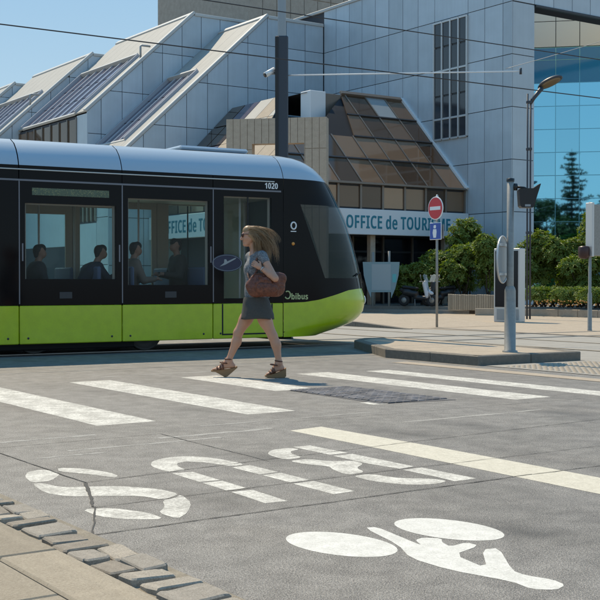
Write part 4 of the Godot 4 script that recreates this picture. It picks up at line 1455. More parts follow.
# ------------------------------------------------------------------ the woman
func J(px: float, py: float, z := 0.0) -> Vector3:      # forward, up, right from a picture point beside her
	return Vector3((252.0 - px) / 83.9, (377.5 - py) / 83.9, z)

func hand(pr: Array, wrist: Vector3, dir: Vector3, palm: Vector3, thumb_side: Vector3, curl: float) -> void:
	# palm: the way the palm faces; fingers leave along dir and curl towards palm
	var side := thumb_side.normalized()
	dir = dir.normalized()
	palm = palm.normalized()
	var mc := wrist + dir * 0.08
	pr.append([wrist - dir * 0.01, wrist + dir * 0.035, 0.023, 0.026, 0.012])
	for s in [-0.024, -0.008, 0.008, 0.024]:
		pr.append([wrist + dir * 0.02 + side * s * 0.7, mc + side * s, 0.014, 0.012, 0.010])
	var lens := [0.058, 0.070, 0.074, 0.066]
	for i in 4:
		var s: float = [-0.030, -0.010, 0.010, 0.029][i]
		var a := mc + side * s
		var d := dir
		var r := 0.0092 if i > 0 else 0.008
		for k in 3:
			d = (d + palm * curl * (0.55 if k == 0 else 0.75)).normalized()
			var b: Vector3 = a + d * lens[i] * [0.45, 0.32, 0.26][k]
			pr.append([a, b, r, r * 0.92, 0.004])
			a = b
			r *= 0.93
	var ta := wrist + dir * 0.025 + side * 0.028
	var tb := ta + (dir * 0.6 + side * 0.75 + palm * 0.3).normalized() * 0.036
	var tc := tb + (dir * 0.9 + side * 0.1 + palm * 0.5).normalized() * 0.032
	pr.append([ta, tb, 0.013, 0.011, 0.008])
	pr.append([tb, tc, 0.0105, 0.009, 0.004])

func build_woman() -> void:
	var at := at_depth(252.0, 13.7)
	var root := thing("person", "woman with windblown fair hair in a dark skirt, striding over the zebra crossing", "person", at)
	var turn := deg_to_rad(6.0)
	var fwd := (-cam_r).rotated(Vector3.UP, turn)
	root.transform = Transform3D(Basis(fwd, Vector3.UP, fwd.cross(Vector3.UP)), at)
	var skin := tri_mat(blend_tex(128, 145, srgb(0.46, 0.235, 0.145), srgb(0.56, 0.30, 0.195), 0.03, 0.2, 0.4, 0.3), 0.25, 0.48)
	skin.uv1_world_triplanar = false
	skin.subsurf_scatter_enabled = true
	skin.subsurf_scatter_strength = 0.12
	# joints
	var hipc := J(256, 303)
	var hl := hipc + Vector3(-0.015, -0.02, -0.085)
	var hr := hipc + Vector3(0.015, -0.02, 0.085)
	var kr := J(238.5, 333, 0.075)
	var ar := J(229, 360.5, 0.07)
	var kl := J(272.0, 335.5, -0.085)
	var al := J(278.5, 362, -0.085)
	var waist := J(255, 291)
	var chest := J(255.5, 268)
	var neck := J(255.0, 252)
	var head := J(250.5, 237)
	var shl := J(261, 256.5, -0.17)
	var shr := J(251.5, 257, 0.155)
	var ell := J(273, 278.5, -0.325)
	var wrl := J(259.5, 268.5, -0.255)
	var elr := J(257, 281, 0.20)
	var wrr := J(252.0, 277.5, -0.02)
	var st := new_st(true)
	var pr := []
	pr.append([hipc + Vector3(0, 0.0, -0.05), hipc + Vector3(0, 0.0, 0.05), 0.125, 0.125, 0.05])
	pr.append([hipc + Vector3(-0.03, -0.03, -0.06), hipc + Vector3(-0.03, -0.03, 0.06), 0.115, 0.115, 0.05])
	pr.append([hipc, waist, 0.125, 0.105, 0.05, Vector3(0.9, 1, 1.1)])
	pr.append([waist, chest, 0.105, 0.12, 0.05, Vector3(0.9, 1, 1.15)])
	pr.append([chest + Vector3(0.055, 0.0, -0.065), chest + Vector3(0.06, -0.01, -0.065), 0.062, 0.062, 0.04])
	pr.append([chest + Vector3(0.055, 0.0, 0.065), chest + Vector3(0.06, -0.01, 0.065), 0.062, 0.062, 0.04])
	pr.append([chest, neck + Vector3(0, -0.05, 0), 0.115, 0.075, 0.05, Vector3(0.85, 1, 1.2)])
	pr.append([shl + Vector3(0, 0.0, 0.02), shr + Vector3(0, 0.0, -0.02), 0.052, 0.052, 0.05])
	pr.append([neck + Vector3(0, -0.03, 0), head + Vector3(-0.025, -0.04, 0), 0.052, 0.048, 0.03])
	# legs
	for leg in [[hl, kl, al], [hr, kr, ar]]:
		var h: Vector3 = leg[0]
		var k: Vector3 = leg[1]
		var a: Vector3 = leg[2]
		pr.append([h, h.lerp(k, 0.55), 0.092, 0.076, 0.05])
		pr.append([h.lerp(k, 0.5), k, 0.078, 0.055, 0.03])
		pr.append([k, k.lerp(a, 0.35) + Vector3(-0.018, 0, 0), 0.054, 0.055, 0.03])
		pr.append([k.lerp(a, 0.3) + Vector3(-0.016, 0, 0), a, 0.055, 0.033, 0.03])
	# feet: standing on wedges, the leading one with its toe up
	var heel_r := ar + Vector3(-0.045, -0.065, 0)
	var toe_r := J(213.5, 369.0, 0.07)
	var heel_l := al + Vector3(-0.03, -0.07, 0)
	var toe_l := J(266.5, 373.3, -0.085)
	for ft in [[ar, heel_r, toe_r], [al, heel_l, toe_l]]:
		pr.append([ft[0], ft[1], 0.034, 0.030, 0.03])
		var ball: Vector3 = (ft[1] as Vector3).lerp(ft[2], 0.66)
		pr.append([ft[0] + Vector3(0.02, -0.02, 0), ball, 0.034, 0.024, 0.03, Vector3(1, 0.9, 1.15)])
		pr.append([ft[1], ball, 0.028, 0.024, 0.02, Vector3(1, 0.85, 1.25)])
		for t in 5:
			var zz := (t - 2) * 0.017
			pr.append([ball + Vector3(0, 0, zz), (ft[2] as Vector3) + Vector3(0.012 - abs(t - 1) * 0.006, -0.004, zz * 1.05), 0.013, 0.0095, 0.008])
	# arms
	pr.append([shl, ell, 0.050, 0.038, 0.03])
	pr.append([ell, ell.lerp(wrl, 0.4), 0.039, 0.037, 0.02])
	pr.append([ell.lerp(wrl, 0.35), wrl, 0.037, 0.025, 0.02])
	pr.append([shr, elr, 0.050, 0.038, 0.03])
	pr.append([elr, wrr, 0.039, 0.025, 0.02])
	sdf_add(st, pr, 0.012)
	# hands
	var hp := []
	hand(hp, wrl, Vector3(0.75, 0.55, 0.25), Vector3(-0.1, -0.3, 0.9), Vector3(-0.5, 0.85, 0.0), 0.75)
	sdf_add(st, hp, 0.0042)
	hp = []
	hand(hp, wrr, Vector3(0.55, 0.30, -0.75), Vector3(-0.6, -0.5, -0.2), Vector3(0.2, 0.9, 0.2), 0.6)
	sdf_add(st, hp, 0.0042)
	# head with face, looking along +x
	var hd := []
	hd.append([head + Vector3(-0.035, 0.035, 0), head + Vector3(0.012, 0.035, 0), 0.088, 0.082, 0.02, Vector3(1.0, 1.05, 0.92)])
	hd.append([head + Vector3(0.03, -0.02, 0), head + Vector3(0.045, -0.075, 0), 0.066, 0.040, 0.03, Vector3(1, 1, 0.95)])
	hd.append([head + Vector3(0.0, -0.03, -0.045), head + Vector3(0.04, -0.075, -0.02), 0.03, 0.022, 0.03])
	hd.append([head + Vector3(0.0, -0.03, 0.045), head + Vector3(0.04, -0.075, 0.02), 0.03, 0.022, 0.03])
	hd.append([head + Vector3(0.068, -0.088, 0), head + Vector3(0.072, -0.092, 0), 0.020, 0.018, 0.015])                 # chin
	hd.append([head + Vector3(0.090, 0.016, 0), head + Vector3(0.112, -0.026, 0), 0.010, 0.0135, 0.012])                 # nose
	hd.append([head + Vector3(0.100, -0.030, -0.010), head + Vector3(0.100, -0.030, 0.010), 0.009, 0.009, 0.008])
	hd.append([head + Vector3(0.078, 0.038, -0.03), head + Vector3(0.078, 0.038, 0.03), 0.016, 0.016, 0.015])            # brow
	hd.append([head + Vector3(0.086, -0.052, -0.012), head + Vector3(0.086, -0.052, 0.012), 0.0085, 0.0085, 0.006])      # lips
	hd.append([head + Vector3(0.082, -0.065, -0.010), head + Vector3(0.082, -0.065, 0.010), 0.0085, 0.0085, 0.006])
	for s in [-1.0, 1.0]:
		hd.append([head + Vector3(0.055, -0.022, s * 0.038), head + Vector3(0.06, -0.03, s * 0.032), 0.026, 0.024, 0.02])  # cheeks
		hd.append([head + Vector3(-0.012, 0.02, s * 0.078), head + Vector3(-0.006, -0.022, s * 0.076), 0.016, 0.010, 0.006])
	hd.append([neck + Vector3(0, -0.01, 0), head + Vector3(-0.02, -0.05, 0), 0.050, 0.048, 0.02])
	sdf_add(st, hd, 0.005)
	part(root, "body", done(st), skin)
	# lips
	var lp := new_st(true)
	tube(lp, [head + Vector3(0.086, -0.058, -0.02), head + Vector3(0.0955, -0.0575, 0.0), head + Vector3(0.086, -0.058, 0.02)], [0.002, 0.0045, 0.002], 6)
	part(root, "lips", done(lp), mat(0.36, 0.10, 0.085, 0.4))
	# sunglasses
	var sg := new_st(true)
	for s in [-1.0, 1.0]:
		var c := head + Vector3(0.094, 0.017, s * 0.031)
		lathe(sg, [Vector2(0.0, 0.0), Vector2(0.022, 0.001), Vector2(0.025, 0.004), Vector2(0.022, 0.007), Vector2(0.0, 0.009)], 14, Transform3D(Basis(Vector3.BACK, -PI / 2) * Basis(Vector3.RIGHT, s * 0.35), c))
		tube(sg, [c + Vector3(0.0, 0.012, s * 0.022), head + Vector3(0.06, 0.030, s * 0.072), head + Vector3(-0.008, 0.026, s * 0.083), head + Vector3(-0.022, 0.010, s * 0.082)], 0.0038, 6)
	tube(sg, [head + Vector3(0.100, 0.022, -0.012), head + Vector3(0.104, 0.024, 0.0), head + Vector3(0.100, 0.022, 0.012)], 0.003, 6)
	part(root, "sunglasses", done(sg), mat(0.05, 0.012, 0.01, 0.15))
	# hair: a cap with loose locks streaming back
	var hair_m := tri_mat(blend_tex(128, 140, srgb(0.15, 0.08, 0.033), srgb(0.52, 0.33, 0.17), 0.06, 0.3, 0.4, 0.3), 0.12, 0.45)
	hair_m.uv1_world_triplanar = false
	var cap := []
	cap.append([head + Vector3(-0.045, 0.045, 0), head + Vector3(0.025, 0.066, 0), 0.092, 0.070, 0.02, Vector3(1, 1, 0.98)])
	cap.append([head + Vector3(-0.07, 0.02, 0), head + Vector3(-0.12, -0.04, 0), 0.082, 0.06, 0.03])
	cap.append([head + Vector3(-0.12, -0.02, -0.01), head + Vector3(-0.165, -0.075, -0.02), 0.058, 0.038, 0.03])
	cap.append([head + Vector3(-0.14, -0.05, -0.02), head + Vector3(-0.18, -0.13, -0.04), 0.040, 0.015, 0.03])
	cap.append([head + Vector3(0.005, 0.02, -0.065), head + Vector3(-0.05, -0.05, -0.075), 0.03, 0.022, 0.02])
	var hs := new_st(true)
	sdf_add(hs, cap, 0.008)
	var hrng := RandomNumberGenerator.new()
	hrng.seed = 77
	for lock in 46:                       # loose wavy locks, each of many fine strands that swing together
		var a := hrng.randf_range(-1.0, 1.0)
		var reach := hrng.randf_range(0.07, 0.27)
		var droop := hrng.randf_range(0.16, 0.36)
		var ph := hrng.randf_range(0.0, TAU)
		var amp := hrng.randf_range(0.010, 0.026)
		var x0 := hrng.randf_range(-0.085, 0.05)
		var y0 := hrng.randf_range(0.03, 0.13)
		var fly := 0.004 if hrng.randf() < 0.8 else 0.05
		for i in 20:
			var hc := head + Vector3(-0.02, 0.045, 0)
			var rt := head + Vector3(x0, y0, a * 0.085) + Vector3(hrng.randfn(), hrng.randfn(), hrng.randfn()) * 0.010
			if rt.distance_to(hc) > 0.1:
				rt = hc + (rt - hc).normalized() * 0.1
			var pts := []
			var rad := []
			var rr := reach * hrng.randf_range(0.9, 1.1)
			var dd := droop * hrng.randf_range(0.85, 1.1)
			var sp := Vector3(hrng.randfn(), hrng.randfn(), hrng.randfn()) * (0.007 + fly * hrng.randf())
			for k in 11:
				var t := k / 10.0
				var p := rt + Vector3(-rr * (1.0 - pow(1.0 - t, 1.6)), -dd * pow(t, 1.7) + 0.012 * sin(t * PI), (a * 0.04 - 0.05) * t)
				p += Vector3(0.6, 0.5, 1.0) * amp * sin(t * 8.0 + ph) * t + sp * t
				pts.append(p)
				rad.append(lerp(0.0026, 0.0005, t))
			tube(hs, pts, rad, 4, false)
	part(root, "hair", done(hs), hair_m)
	# top
	var top_m := tri_mat(blend_tex(128, 141, srgb(0.05, 0.053, 0.06), srgb(0.36, 0.37, 0.38), 0.05, 0.10, 0.45, 0.1, 0.0, Color.BLACK, 1.8), 0.22, 0.85)
	top_m.uv1_world_triplanar = false
	var tp := []
	tp.append([hipc + Vector3(0, 0.07, 0), waist, 0.137, 0.122, 0.05, Vector3(0.95, 1, 1.12)])
	tp.append([waist, chest, 0.120, 0.134, 0.05, Vector3(0.92, 1, 1.15)])
	tp.append([chest + Vector3(0.055, -0.01, -0.065), chest + Vector3(0.058, -0.02, -0.065), 0.074, 0.074, 0.05])
	tp.append([chest + Vector3(0.055, -0.01, 0.065), chest + Vector3(0.058, -0.02, 0.065), 0.074, 0.074, 0.05])
	tp.append([chest, neck + Vector3(-0.01, -0.075, 0), 0.128, 0.085, 0.05, Vector3(0.88, 1, 1.2)])
	tp.append([shl + Vector3(0, 0.0, 0.03), shr + Vector3(0, 0.0, -0.03), 0.064, 0.064, 0.04])
	tp.append([shl, shl.lerp(ell, 0.22), 0.062, 0.057, 0.03])
	tp.append([shr, shr.lerp(elr, 0.30), 0.062, 0.058, 0.03])
	for i in 9:      # folds at the waist
		var a := i * 0.7
		tp.append([waist + Vector3(cos(a) * 0.10, -0.03 + 0.012 * (i % 3), sin(a) * 0.125), waist + Vector3(cos(a + 0.5) * 0.10, 0.035, sin(a + 0.5) * 0.125), 0.020, 0.014, 0.02])
	part(root, "top", sdf_mesh(tp, 0.010), top_m)
	# skirt: a short straight tube with creases and a thick hem
	var skirt_m := tri_mat(blend_tex(128, 142, srgb(0.032, 0.032, 0.030), srgb(0.095, 0.093, 0.085), 0.05, 0.3, 0.4, 0.4), 0.16, 0.9)
	skirt_m.uv1_world_triplanar = false
	var sk := new_st(true)
	var rings := []
	var wv := FastNoiseLite.new()
	wv.seed = 3; wv.frequency = 1.0
	for j in 15:
		var t := j / 14.0
		var y: float = lerp(J(0, 297).y, J(0, 318.8).y, min(t * 14.0 / 12.0, 1.0))
		var grow: float = lerp(0.0, 1.0, min(t * 14.0 / 12.0, 1.0))
		var c := hipc + Vector3(lerp(0.0, -0.022, grow), 0, 0)
		var rx: float = lerp(0.145, 0.198, pow(grow, 0.8))
		var rz: float = lerp(0.20, 0.225, sin(grow * PI * 0.6))
		if j == 13:
			rx -= 0.008; rz -= 0.008
		if j == 14:
			rx -= 0.012; rz -= 0.012; y += 0.03
		var ring := []
		for k in 40:
			var a := TAU * k / 40
			var cr: float = 0.007 * wv.get_noise_3d(cos(a) * 3.0, sin(a) * 3.0, t * 2.0) * (0.4 + grow) * 2.0
			ring.append(Vector3(c.x + cos(a) * (rx + cr), y + 0.006 * sin(a * 3.0) * grow, c.z + sin(a) * (rz + cr)))
		rings.append(ring)
	for j in 14:
		for k in 40:
			var k2 := (k + 1) % 40
			quad(sk, rings[j][k2], rings[j][k], rings[j + 1][k], rings[j + 1][k2])
	part(root, "skirt", done(sk), skirt_m)
	# wedge sandals
	var cork := tri_mat(blend_tex(128, 143, srgb(0.20, 0.105, 0.045), srgb(0.36, 0.21, 0.10), 0.08, 0.3, 0.4, 0.4), 0.1, 0.8)
	cork.uv1_world_triplanar = false
	var strap := mat(0.12, 0.042, 0.02, 0.5)
	for ft in [[ar, heel_r, toe_r, J(226.0, 377.3, 0.07)], [al, heel_l, toe_l, J(283.0, 377.3, -0.085)]]:
		var heel: Vector3 = ft[1]
		var toe: Vector3 = ft[2]
		var shoe := Node3D.new()
		shoe.name = "sandal"
		root.add_child(shoe, true)
		var d := (toe - heel); d.z = 0
		var l := d.length()
		d = d.normalized()
		var u := Vector3(-d.y, d.x, 0)
		if u.y < 0:
			u = -u
		# side profile: the footbed follows the foot, the sole stands on the ground or swings on its heel
		var hb: Vector3 = ft[3]
		var f2 := func(p: Vector3): return Vector2(p.x, p.y)
		var prof := PackedVector2Array([f2.call(heel - d * 0.05 - u * 0.012), f2.call(heel - d * 0.02 - u * 0.027), f2.call(heel + d * 0.06 - u * 0.030), f2.call(heel + d * l * 0.62 - u * 0.026), f2.call(toe + d * 0.028 - u * 0.012), f2.call(toe + d * 0.032 - u * 0.028), f2.call(toe - d * 0.02 - u * 0.040), f2.call((toe - d * 0.02 - u * 0.040).lerp(hb, 0.5) - u * 0.004), f2.call(hb + d * 0.012), f2.call(hb - d * 0.02 + u * 0.006), f2.call(heel - d * 0.055 - u * 0.03)])
		if hb.z < 0.0:
			prof = PackedVector2Array([f2.call(heel - d * 0.05 - u * 0.012), f2.call(heel - d * 0.02 - u * 0.027), f2.call(heel + d * 0.06 - u * 0.030), f2.call(heel + d * l * 0.62 - u * 0.026), f2.call(toe + d * 0.028 - u * 0.008), Vector2(toe.x + 0.028, 0.018), Vector2(toe.x - 0.01, 0.004), Vector2(heel.x - 0.035, 0.004), Vector2(heel.x - 0.052, 0.02)])
		var s1 := new_st()
		prism(s1, prof, heel.z - 0.037, heel.z + 0.037)
		part(shoe, "wedge_sole", done(s1), cork)
		var ankle: Vector3 = ft[0]
		for sp in [[0.0, 0.014, 0.040], [0.05, -0.03, 0.046]]:
			var s2 := new_st(true)
			var loop := []
			for k in 17:
				var a := TAU * k / 16
				loop.append(ankle + Vector3(0.005 + sp[0], sp[1] + 0.006 * cos(a), 0) + Vector3(cos(a) * sp[2], 0, sin(a) * sp[2]))
			tube(s2, loop, 0.0095, 6, false)
			part(shoe, "strap", done(s2), strap)
		for q in [0.50, 0.64, 0.80]:
			var s3 := new_st(true)
			var arc := []
			for k in 9:
				var a: float = lerp(-0.15, PI + 0.15, k / 8.0)
				arc.append(heel + d * (l * q) + u * (-0.012 + sin(a) * (0.058 if q < 0.6 else 0.042 if q < 0.7 else 0.030)) + Vector3(0, 0, cos(a) * 0.041))
			tube(s3, arc, 0.0115, 6)
			part(shoe, "strap", done(s3), strap)
	# bracelet
	var br := new_st(true)
	var wd := (wrl - ell).normalized()
	var w1 := wd.cross(Vector3(0, 0, 1)).normalized()
	var w2 := wd.cross(w1).normalized()
	var bl := []
	for k in 17:
		var a := TAU * k / 16
		bl.append(wrl - wd * 0.02 + (w1 * cos(a) + w2 * sin(a)) * 0.031)
	tube(br, bl, 0.006, 6, false)
	part(root, "bracelet", done(br), mat(0.5, 0.5, 0.5, 0.3, 0.8))
	# the bag: a slouched leather tote under her elbow
	var bag := thing("shoulder_bag", "large slouched brown leather bag under the walking woman's arm", "bag", at)
	bag.transform = root.transform
	var leather := tri_mat(blend_tex(256, 144, srgb(0.07, 0.020, 0.010), srgb(0.23, 0.072, 0.036), 0.03, 0.12, 0.4, 0.15, 0.0, Color.BLACK, 2.2), 0.4, 0.5, noise_img(256, 0.035, 5, 3), 6.0)
	leather.uv1_world_triplanar = false
	var bc := J(265.5, 284.0, -0.245)
	var bp := []
	bp.append([bc + Vector3(0.12, -0.045, 0.02), bc + Vector3(-0.11, -0.05, 0.0), 0.105, 0.100, 0.05, Vector3(1, 1, 0.66)])
	bp.append([bc + Vector3(0.12, 0.05, 0.01), bc + Vector3(-0.13, 0.055, 0.0), 0.075, 0.082, 0.04, Vector3(1, 1, 0.55)])
	bp.append([bc + Vector3(-0.10, 0.06, 0.0), bc + Vector3(-0.185, 0.075, 0.0), 0.06, 0.035, 0.04, Vector3(1, 1, 0.8)])
	bp.append([bc + Vector3(0.15, -0.05, 0.02), bc + Vector3(0.19, -0.02, 0.03), 0.075, 0.05, 0.05, Vector3(1, 1, 0.8)])
	var wr := RandomNumberGenerator.new()
	wr.seed = 8
	for i in 16:
		var x := wr.randf_range(-0.12, 0.13)
		var y0 := wr.randf_range(-0.02, 0.08)
		bp.append([bc + Vector3(x, y0, -0.055), bc + Vector3(x + wr.randf_range(-0.04, 0.04), y0 - wr.randf_range(0.05, 0.10), -0.058), 0.026, 0.012, 0.02])
	part(bag, "bag_body", sdf_mesh(bp, 0.009), leather)
	for q in [-0.02, 0.025]:
		var s4 := new_st(true)
		tube(s4, [bc + Vector3(0.17, 0.08, q), J(256, 270, -0.20 + q), J(254.5, 262.0, -0.175 + q), J(258.0, 254.0, -0.155 + q), J(261.5, 250.6, -0.14 + q), J(264.5, 253, -0.135 + q), J(268, 262, -0.17 + q), bc + Vector3(-0.06, 0.11, q)], 0.0105, 6)
		part(bag, "strap", done(s4), leather)
	part(bag, "pocket", sdf_mesh([[bc + Vector3(0.07, -0.045, -0.075), bc + Vector3(-0.06, -0.05, -0.08), 0.062, 0.060, 0.02, Vector3(1, 1, 0.45)]], 0.008), leather)
	var s5 := new_st()
	box(s5, bc + Vector3(-0.16, 0.105, -0.02), bc + Vector3(0.14, 0.125, 0.02), 0.008)
	part(bag, "zip_band", done(s5), strap)

# ------------------------------------------------------------------ street furniture
func post(parent: Node, called: String, at: Vector3, r: float, y0: float, y1: float, m: Material, seg := 14) -> MeshInstance3D:
	var st := new_st(true)
	tube(st, [at + Vector3(0, y0, 0), at + Vector3(0, y1, 0)], r, seg)
	return part(parent, called, done(st), m)

func disc(st: SurfaceTool, c: Vector3, n: Vector3, r: float, t: float, seg := 32) -> void:
	var b := Basis(n.cross(Vector3.UP).normalized(), n, Vector3.UP)
	lathe(st, [Vector2(0, 0), Vector2(r - 0.004, 0), Vector2(r, 0.004), Vector2(r, t - 0.003), Vector2(r - 0.003, t), Vector2(0, t)], seg, Transform3D(b, c))

func wire(called: String, label: String, a: Vector3, b: Vector3, sag: float, r: float, m: Material, group := "") -> MeshInstance3D:
	var st := new_st(true)
	var pts := []
	for i in 25:
		var t := i / 24.0
		pts.append(a.lerp(b, t) - Vector3(0, sag * 4.0 * t * (1.0 - t), 0))
	tube(st, pts, r, 6)
	var o := part(self, called, done(st), m)
	tag(o, label, "cable", group)
	return o

func build_street() -> void:
	# --- no-entry sign
	var at := Vector3(18.75, 0.02, -21.35)
	var s := thing("no_entry_sign", "red no-entry disc above a small blue plate on a slim grey post", "road sign", at)
	post(s, "post", Vector3.ZERO, 0.03, 0.0, 3.18, M.galv)
	var n := Vector3(-1, 0, -0.03).normalized()
	var e := n.cross(Vector3.UP).normalized()
	var st := new_st()
	disc(st, n * 0.035 + Vector3(0, 2.91, 0), n, 0.285, 0.02)
	var face_ := part(s, "sign_face", done(st), M.sign_white)
	st = new_st()
	disc(st, n * 0.056 + Vector3(0, 2.91, 0), n, 0.262, 0.003)
	part(face_, "red_disc", done(st), M.sign_red)
	st = new_st()
	var sx := Transform3D(Basis(e, Vector3.UP, e.cross(Vector3.UP)), Vector3(0, 2.91, 0) + n * 0.0625)
	if sx.basis.z.dot(n) < 0.0:
		sx.basis = Basis(-e, Vector3.UP, (-e).cross(Vector3.UP))
	box(st, Vector3(-0.20, -0.043, -0.002), Vector3(0.20, 0.043, 0.003), 0.0, sx)
	part(face_, "white_bar", done(st), M.sign_white)
	st = new_st()
	var bx := Transform3D(sx.basis, Vector3(0, 2.35, 0))
	box(st, Vector3(-0.22, -0.21, 0.035), Vector3(0.22, 0.21, 0.052), 0.006, bx)
	var plate := part(s, "plate", done(st), M.sign_white)
	st = new_st()
	box(st, Vector3(-0.205, -0.195, 0.052), Vector3(0.205, 0.195, 0.055), 0.0, bx)
	part(plate, "blue_field", done(st), M.sign_blue)
	st = new_st()
	prism(st, V2([-0.07, -0.16, 0.03, -0.16, 0.05, -0.02, 0.04, 0.05, -0.08, 0.05, -0.10, -0.04]), 0.0555, 0.0575, bx)
	prism(st, V2([-0.06, 0.07, 0.02, 0.07, 0.03, 0.11, 0.02, 0.15, -0.05, 0.15, -0.07, 0.11]), 0.0555, 0.0575, bx)
	part(plate, "pictogram", done(st), M.sign_white)
	solid(s, "rear_plate", Vector3(-0.2, 2.17, -0.055), Vector3(0.2, 2.51, -0.04), M.sign_back, 0.0, Transform3D(sx.basis, Vector3.ZERO))
	st = new_st(true)
	lathe(st, [Vector2(0.034, 3.18), Vector2(0.034, 3.20), Vector2(0.02, 3.24), Vector2(0.0, 3.25)], 12)
	part(s, "cap", done(st), M.alu)

	# --- signal post on the island with a round sign seen from behind
	at = Vector3(11.84, 0.128, -11.90)
	s = thing("signal_post", "stout grey post on the island with a round sign back and black signal head", "signal post", at)
	st = new_st(true)
	lathe(st, [Vector2(0.11, 0.0), Vector2(0.11, 0.02), Vector2(0.082, 0.03), Vector2(0.080, 0.88), Vector2(0.070, 0.92), Vector2(0.052, 0.95)], 18)
	part(s, "post_base", done(st), M.galv)
	st = new_st(true)
	lathe(st, [Vector2(0.050, 0.94), Vector2(0.050, 2.46), Vector2(0.0, 2.465)], 16)
	part(s, "post", done(st), M.galv)
	st = new_st(true)
	lathe(st, [Vector2(0.058, 2.45), Vector2(0.058, 2.49), Vector2(0.0, 2.50)], 16)
	part(s, "cap", done(st), M.black_plastic)
	n = Vector3(-0.53, 0, -0.85).normalized()
	var off := -cam_r * 0.105 + Vector3(0, 1.33, 0)
	st = new_st()
	disc(st, off, n, 0.335, 0.022, 40)
	var back := part(s, "sign_back", done(st), M.sign_back)
	st = new_st(true)
	var rim := []
	var e1 := n.cross(Vector3.UP).normalized()
	for k in 41:
		var a := TAU * k / 40
		rim.append(off + e1 * cos(a) * 0.335 + Vector3(0, sin(a) * 0.335, 0))
	tube(st, rim, 0.012, 6, false)
	part(back, "rim", done(st), M.alu)
	for y in [1.12, 1.54]:
		st = new_st()
		box(st, Vector3(-0.26, y - 0.02, -0.012), Vector3(0.26, y + 0.02, 0.012), 0.0, Transform3D(Basis(e1, Vector3.UP, e1.cross(Vector3.UP)), off * Vector3(1, 0, 1) - n * 0.015))
		part(back, "bracket", done(st), M.alu)
	# signal head held out on a short arm
	var arm := cam_r * 0.075 + Vector3(0, 2.37, 0)
	st = new_st(true)
	tube(st, [arm - cam_r * 0.03, arm + cam_r * 0.02], 0.052, 14)
	var brk := part(s, "bracket", done(st), M.black_plastic)
	st = new_st(true)
	tube(st, [arm + cam_r * 0.02, arm + cam_r * 0.12 - Vector3(0, 0.01, 0), arm + cam_r * 0.20 - Vector3(0, 0.04, 0)], 0.016, 8)
	part(brk, "arm", done(st), M.black_plastic)
	var hx := Transform3D(Basis(cam_r, Vector3.UP, -cam_f), Vector3(0, 0, 0) + cam_r * 0.22 + Vector3(0, 2.22, 0))
	st = new_st()
	prism(st, V2([-0.11, 0.10, -0.095, -0.125, -0.07, -0.15, 0.085, -0.15, 0.11, -0.12, 0.125, 0.11, 0.10, 0.125, -0.09, 0.125]), -0.10, 0.10, hx)
	var hd := part(s, "signal_head", done(st), M.black_plastic)
	st = new_st()
	prism(st, V2([0.115, -0.10, 0.135, -0.02, 0.20, 0.19, 0.185, 0.19, 0.09, 0.125]), -0.09, 0.09, hx)
	part(hd, "visor", done(st), M.black_plastic)
	solid(hd, "label_plate", Vector3(-0.03, -0.135, 0.10), Vector3(0.05, -0.105, 0.104), M.sign_back, 0.0, hx)

	# --- slim post with grey cabinet at the right edge
	at = Vector3(20.45, 0.006, -18.0)
	s = thing("cabinet_post", "slim grey post carrying a tall grey box and a small red-brown lamp", "signal post", at)
	st = new_st(true)
	lathe(st, [Vector2(0.055, 0.0), Vector2(0.055, 0.02), Vector2(0.050, 0.03), Vector2(0.050, 0.85), Vector2(0.036, 0.88), Vector2(0.034, 2.95), Vector2(0, 2.96)], 14)
	part(s, "post", done(st), M.galv)
	var rx := Transform3D(Basis(Vector3.UP, deg_to_rad(YAW + 25.0)), Vector3.ZERO)
	solid(s, "cabinet", Vector3(0.03, 1.72, -0.14), Vector3(0.56, 2.90, 0.10), M.galv, 0.012, rx)
	solid(s, "cabinet_frame", Vector3(-0.035, 1.70, -0.12), Vector3(0.028, 2.94, 0.12), M.alu, 0.008, rx)
	st = new_st(true)
	lathe(st, [Vector2(0.0, -0.15), Vector2(0.09, -0.14), Vector2(0.13, -0.08), Vector2(0.13, 0.10), Vector2(0.11, 0.14), Vector2(0.0, 0.15)], 16, Transform3D(Basis(), -cam_r * 0.14 + Vector3(0, 1.80, 0)))
	part(s, "lamp_housing", done(st), mat(0.045, 0.016, 0.014, 0.4))

	# --- information totem
	var nearest := Vector3(23.0, 0.006, -22.75)
	s = thing("information_totem", "upright grey slab with a black display face standing on the plaza", "information totem", nearest, 0.0)
	var tb := Transform3D(Basis(Vector3.UP, deg_to_rad(-62.0)), Vector3.ZERO)
	# local x runs along the black face, away to the left; local z through the slab
	var fx := -(cam_r * 0.85 - cam_f * 0.53).normalized()
	var tz := fx.cross(Vector3.UP).normalized()
	var tt := Transform3D(Basis(fx, Vector3.UP, tz), Vector3.ZERO)
	var tz_sign := 1.0 if tz.dot(-cam_f) > 0.0 else -1.0
	var dep := 0.42
	solid(s, "slab", Vector3(0.0, 0.0, -tz_sign * dep), Vector3(0.76, 2.05, 0.0), M.alu, 0.012, tt)
	solid(s, "display_face", Vector3(0.05, 0.42, 0.0005 * tz_sign), Vector3(0.72, 1.98, 0.012 * tz_sign), M.dark_glass, 0.0, tt)
	solid(s, "base_panel", Vector3(0.03, 0.06, 0.0005 * tz_sign), Vector3(0.67, 0.36, 0.010 * tz_sign), M.sign_back, 0.0, tt)

	# --- street lamp: twin dark tubes and an angled head
	at = at_depth(528.5, 34.5)
	s = thing("street_lamp", "dark twin-tube street lamp with an oval head against the mirrored glass", "street lamp", at)
	for k in [-1.0, 1.0]:
		st = new_st(true)
		var o: Vector3 = cam_r * 0.045 * k
		tube(st, [o, o + Vector3(0, 6.6 if k > 0 else 6.75, 0)], 0.028, 10)
		part(s, "mast", done(st), M.anthracite)
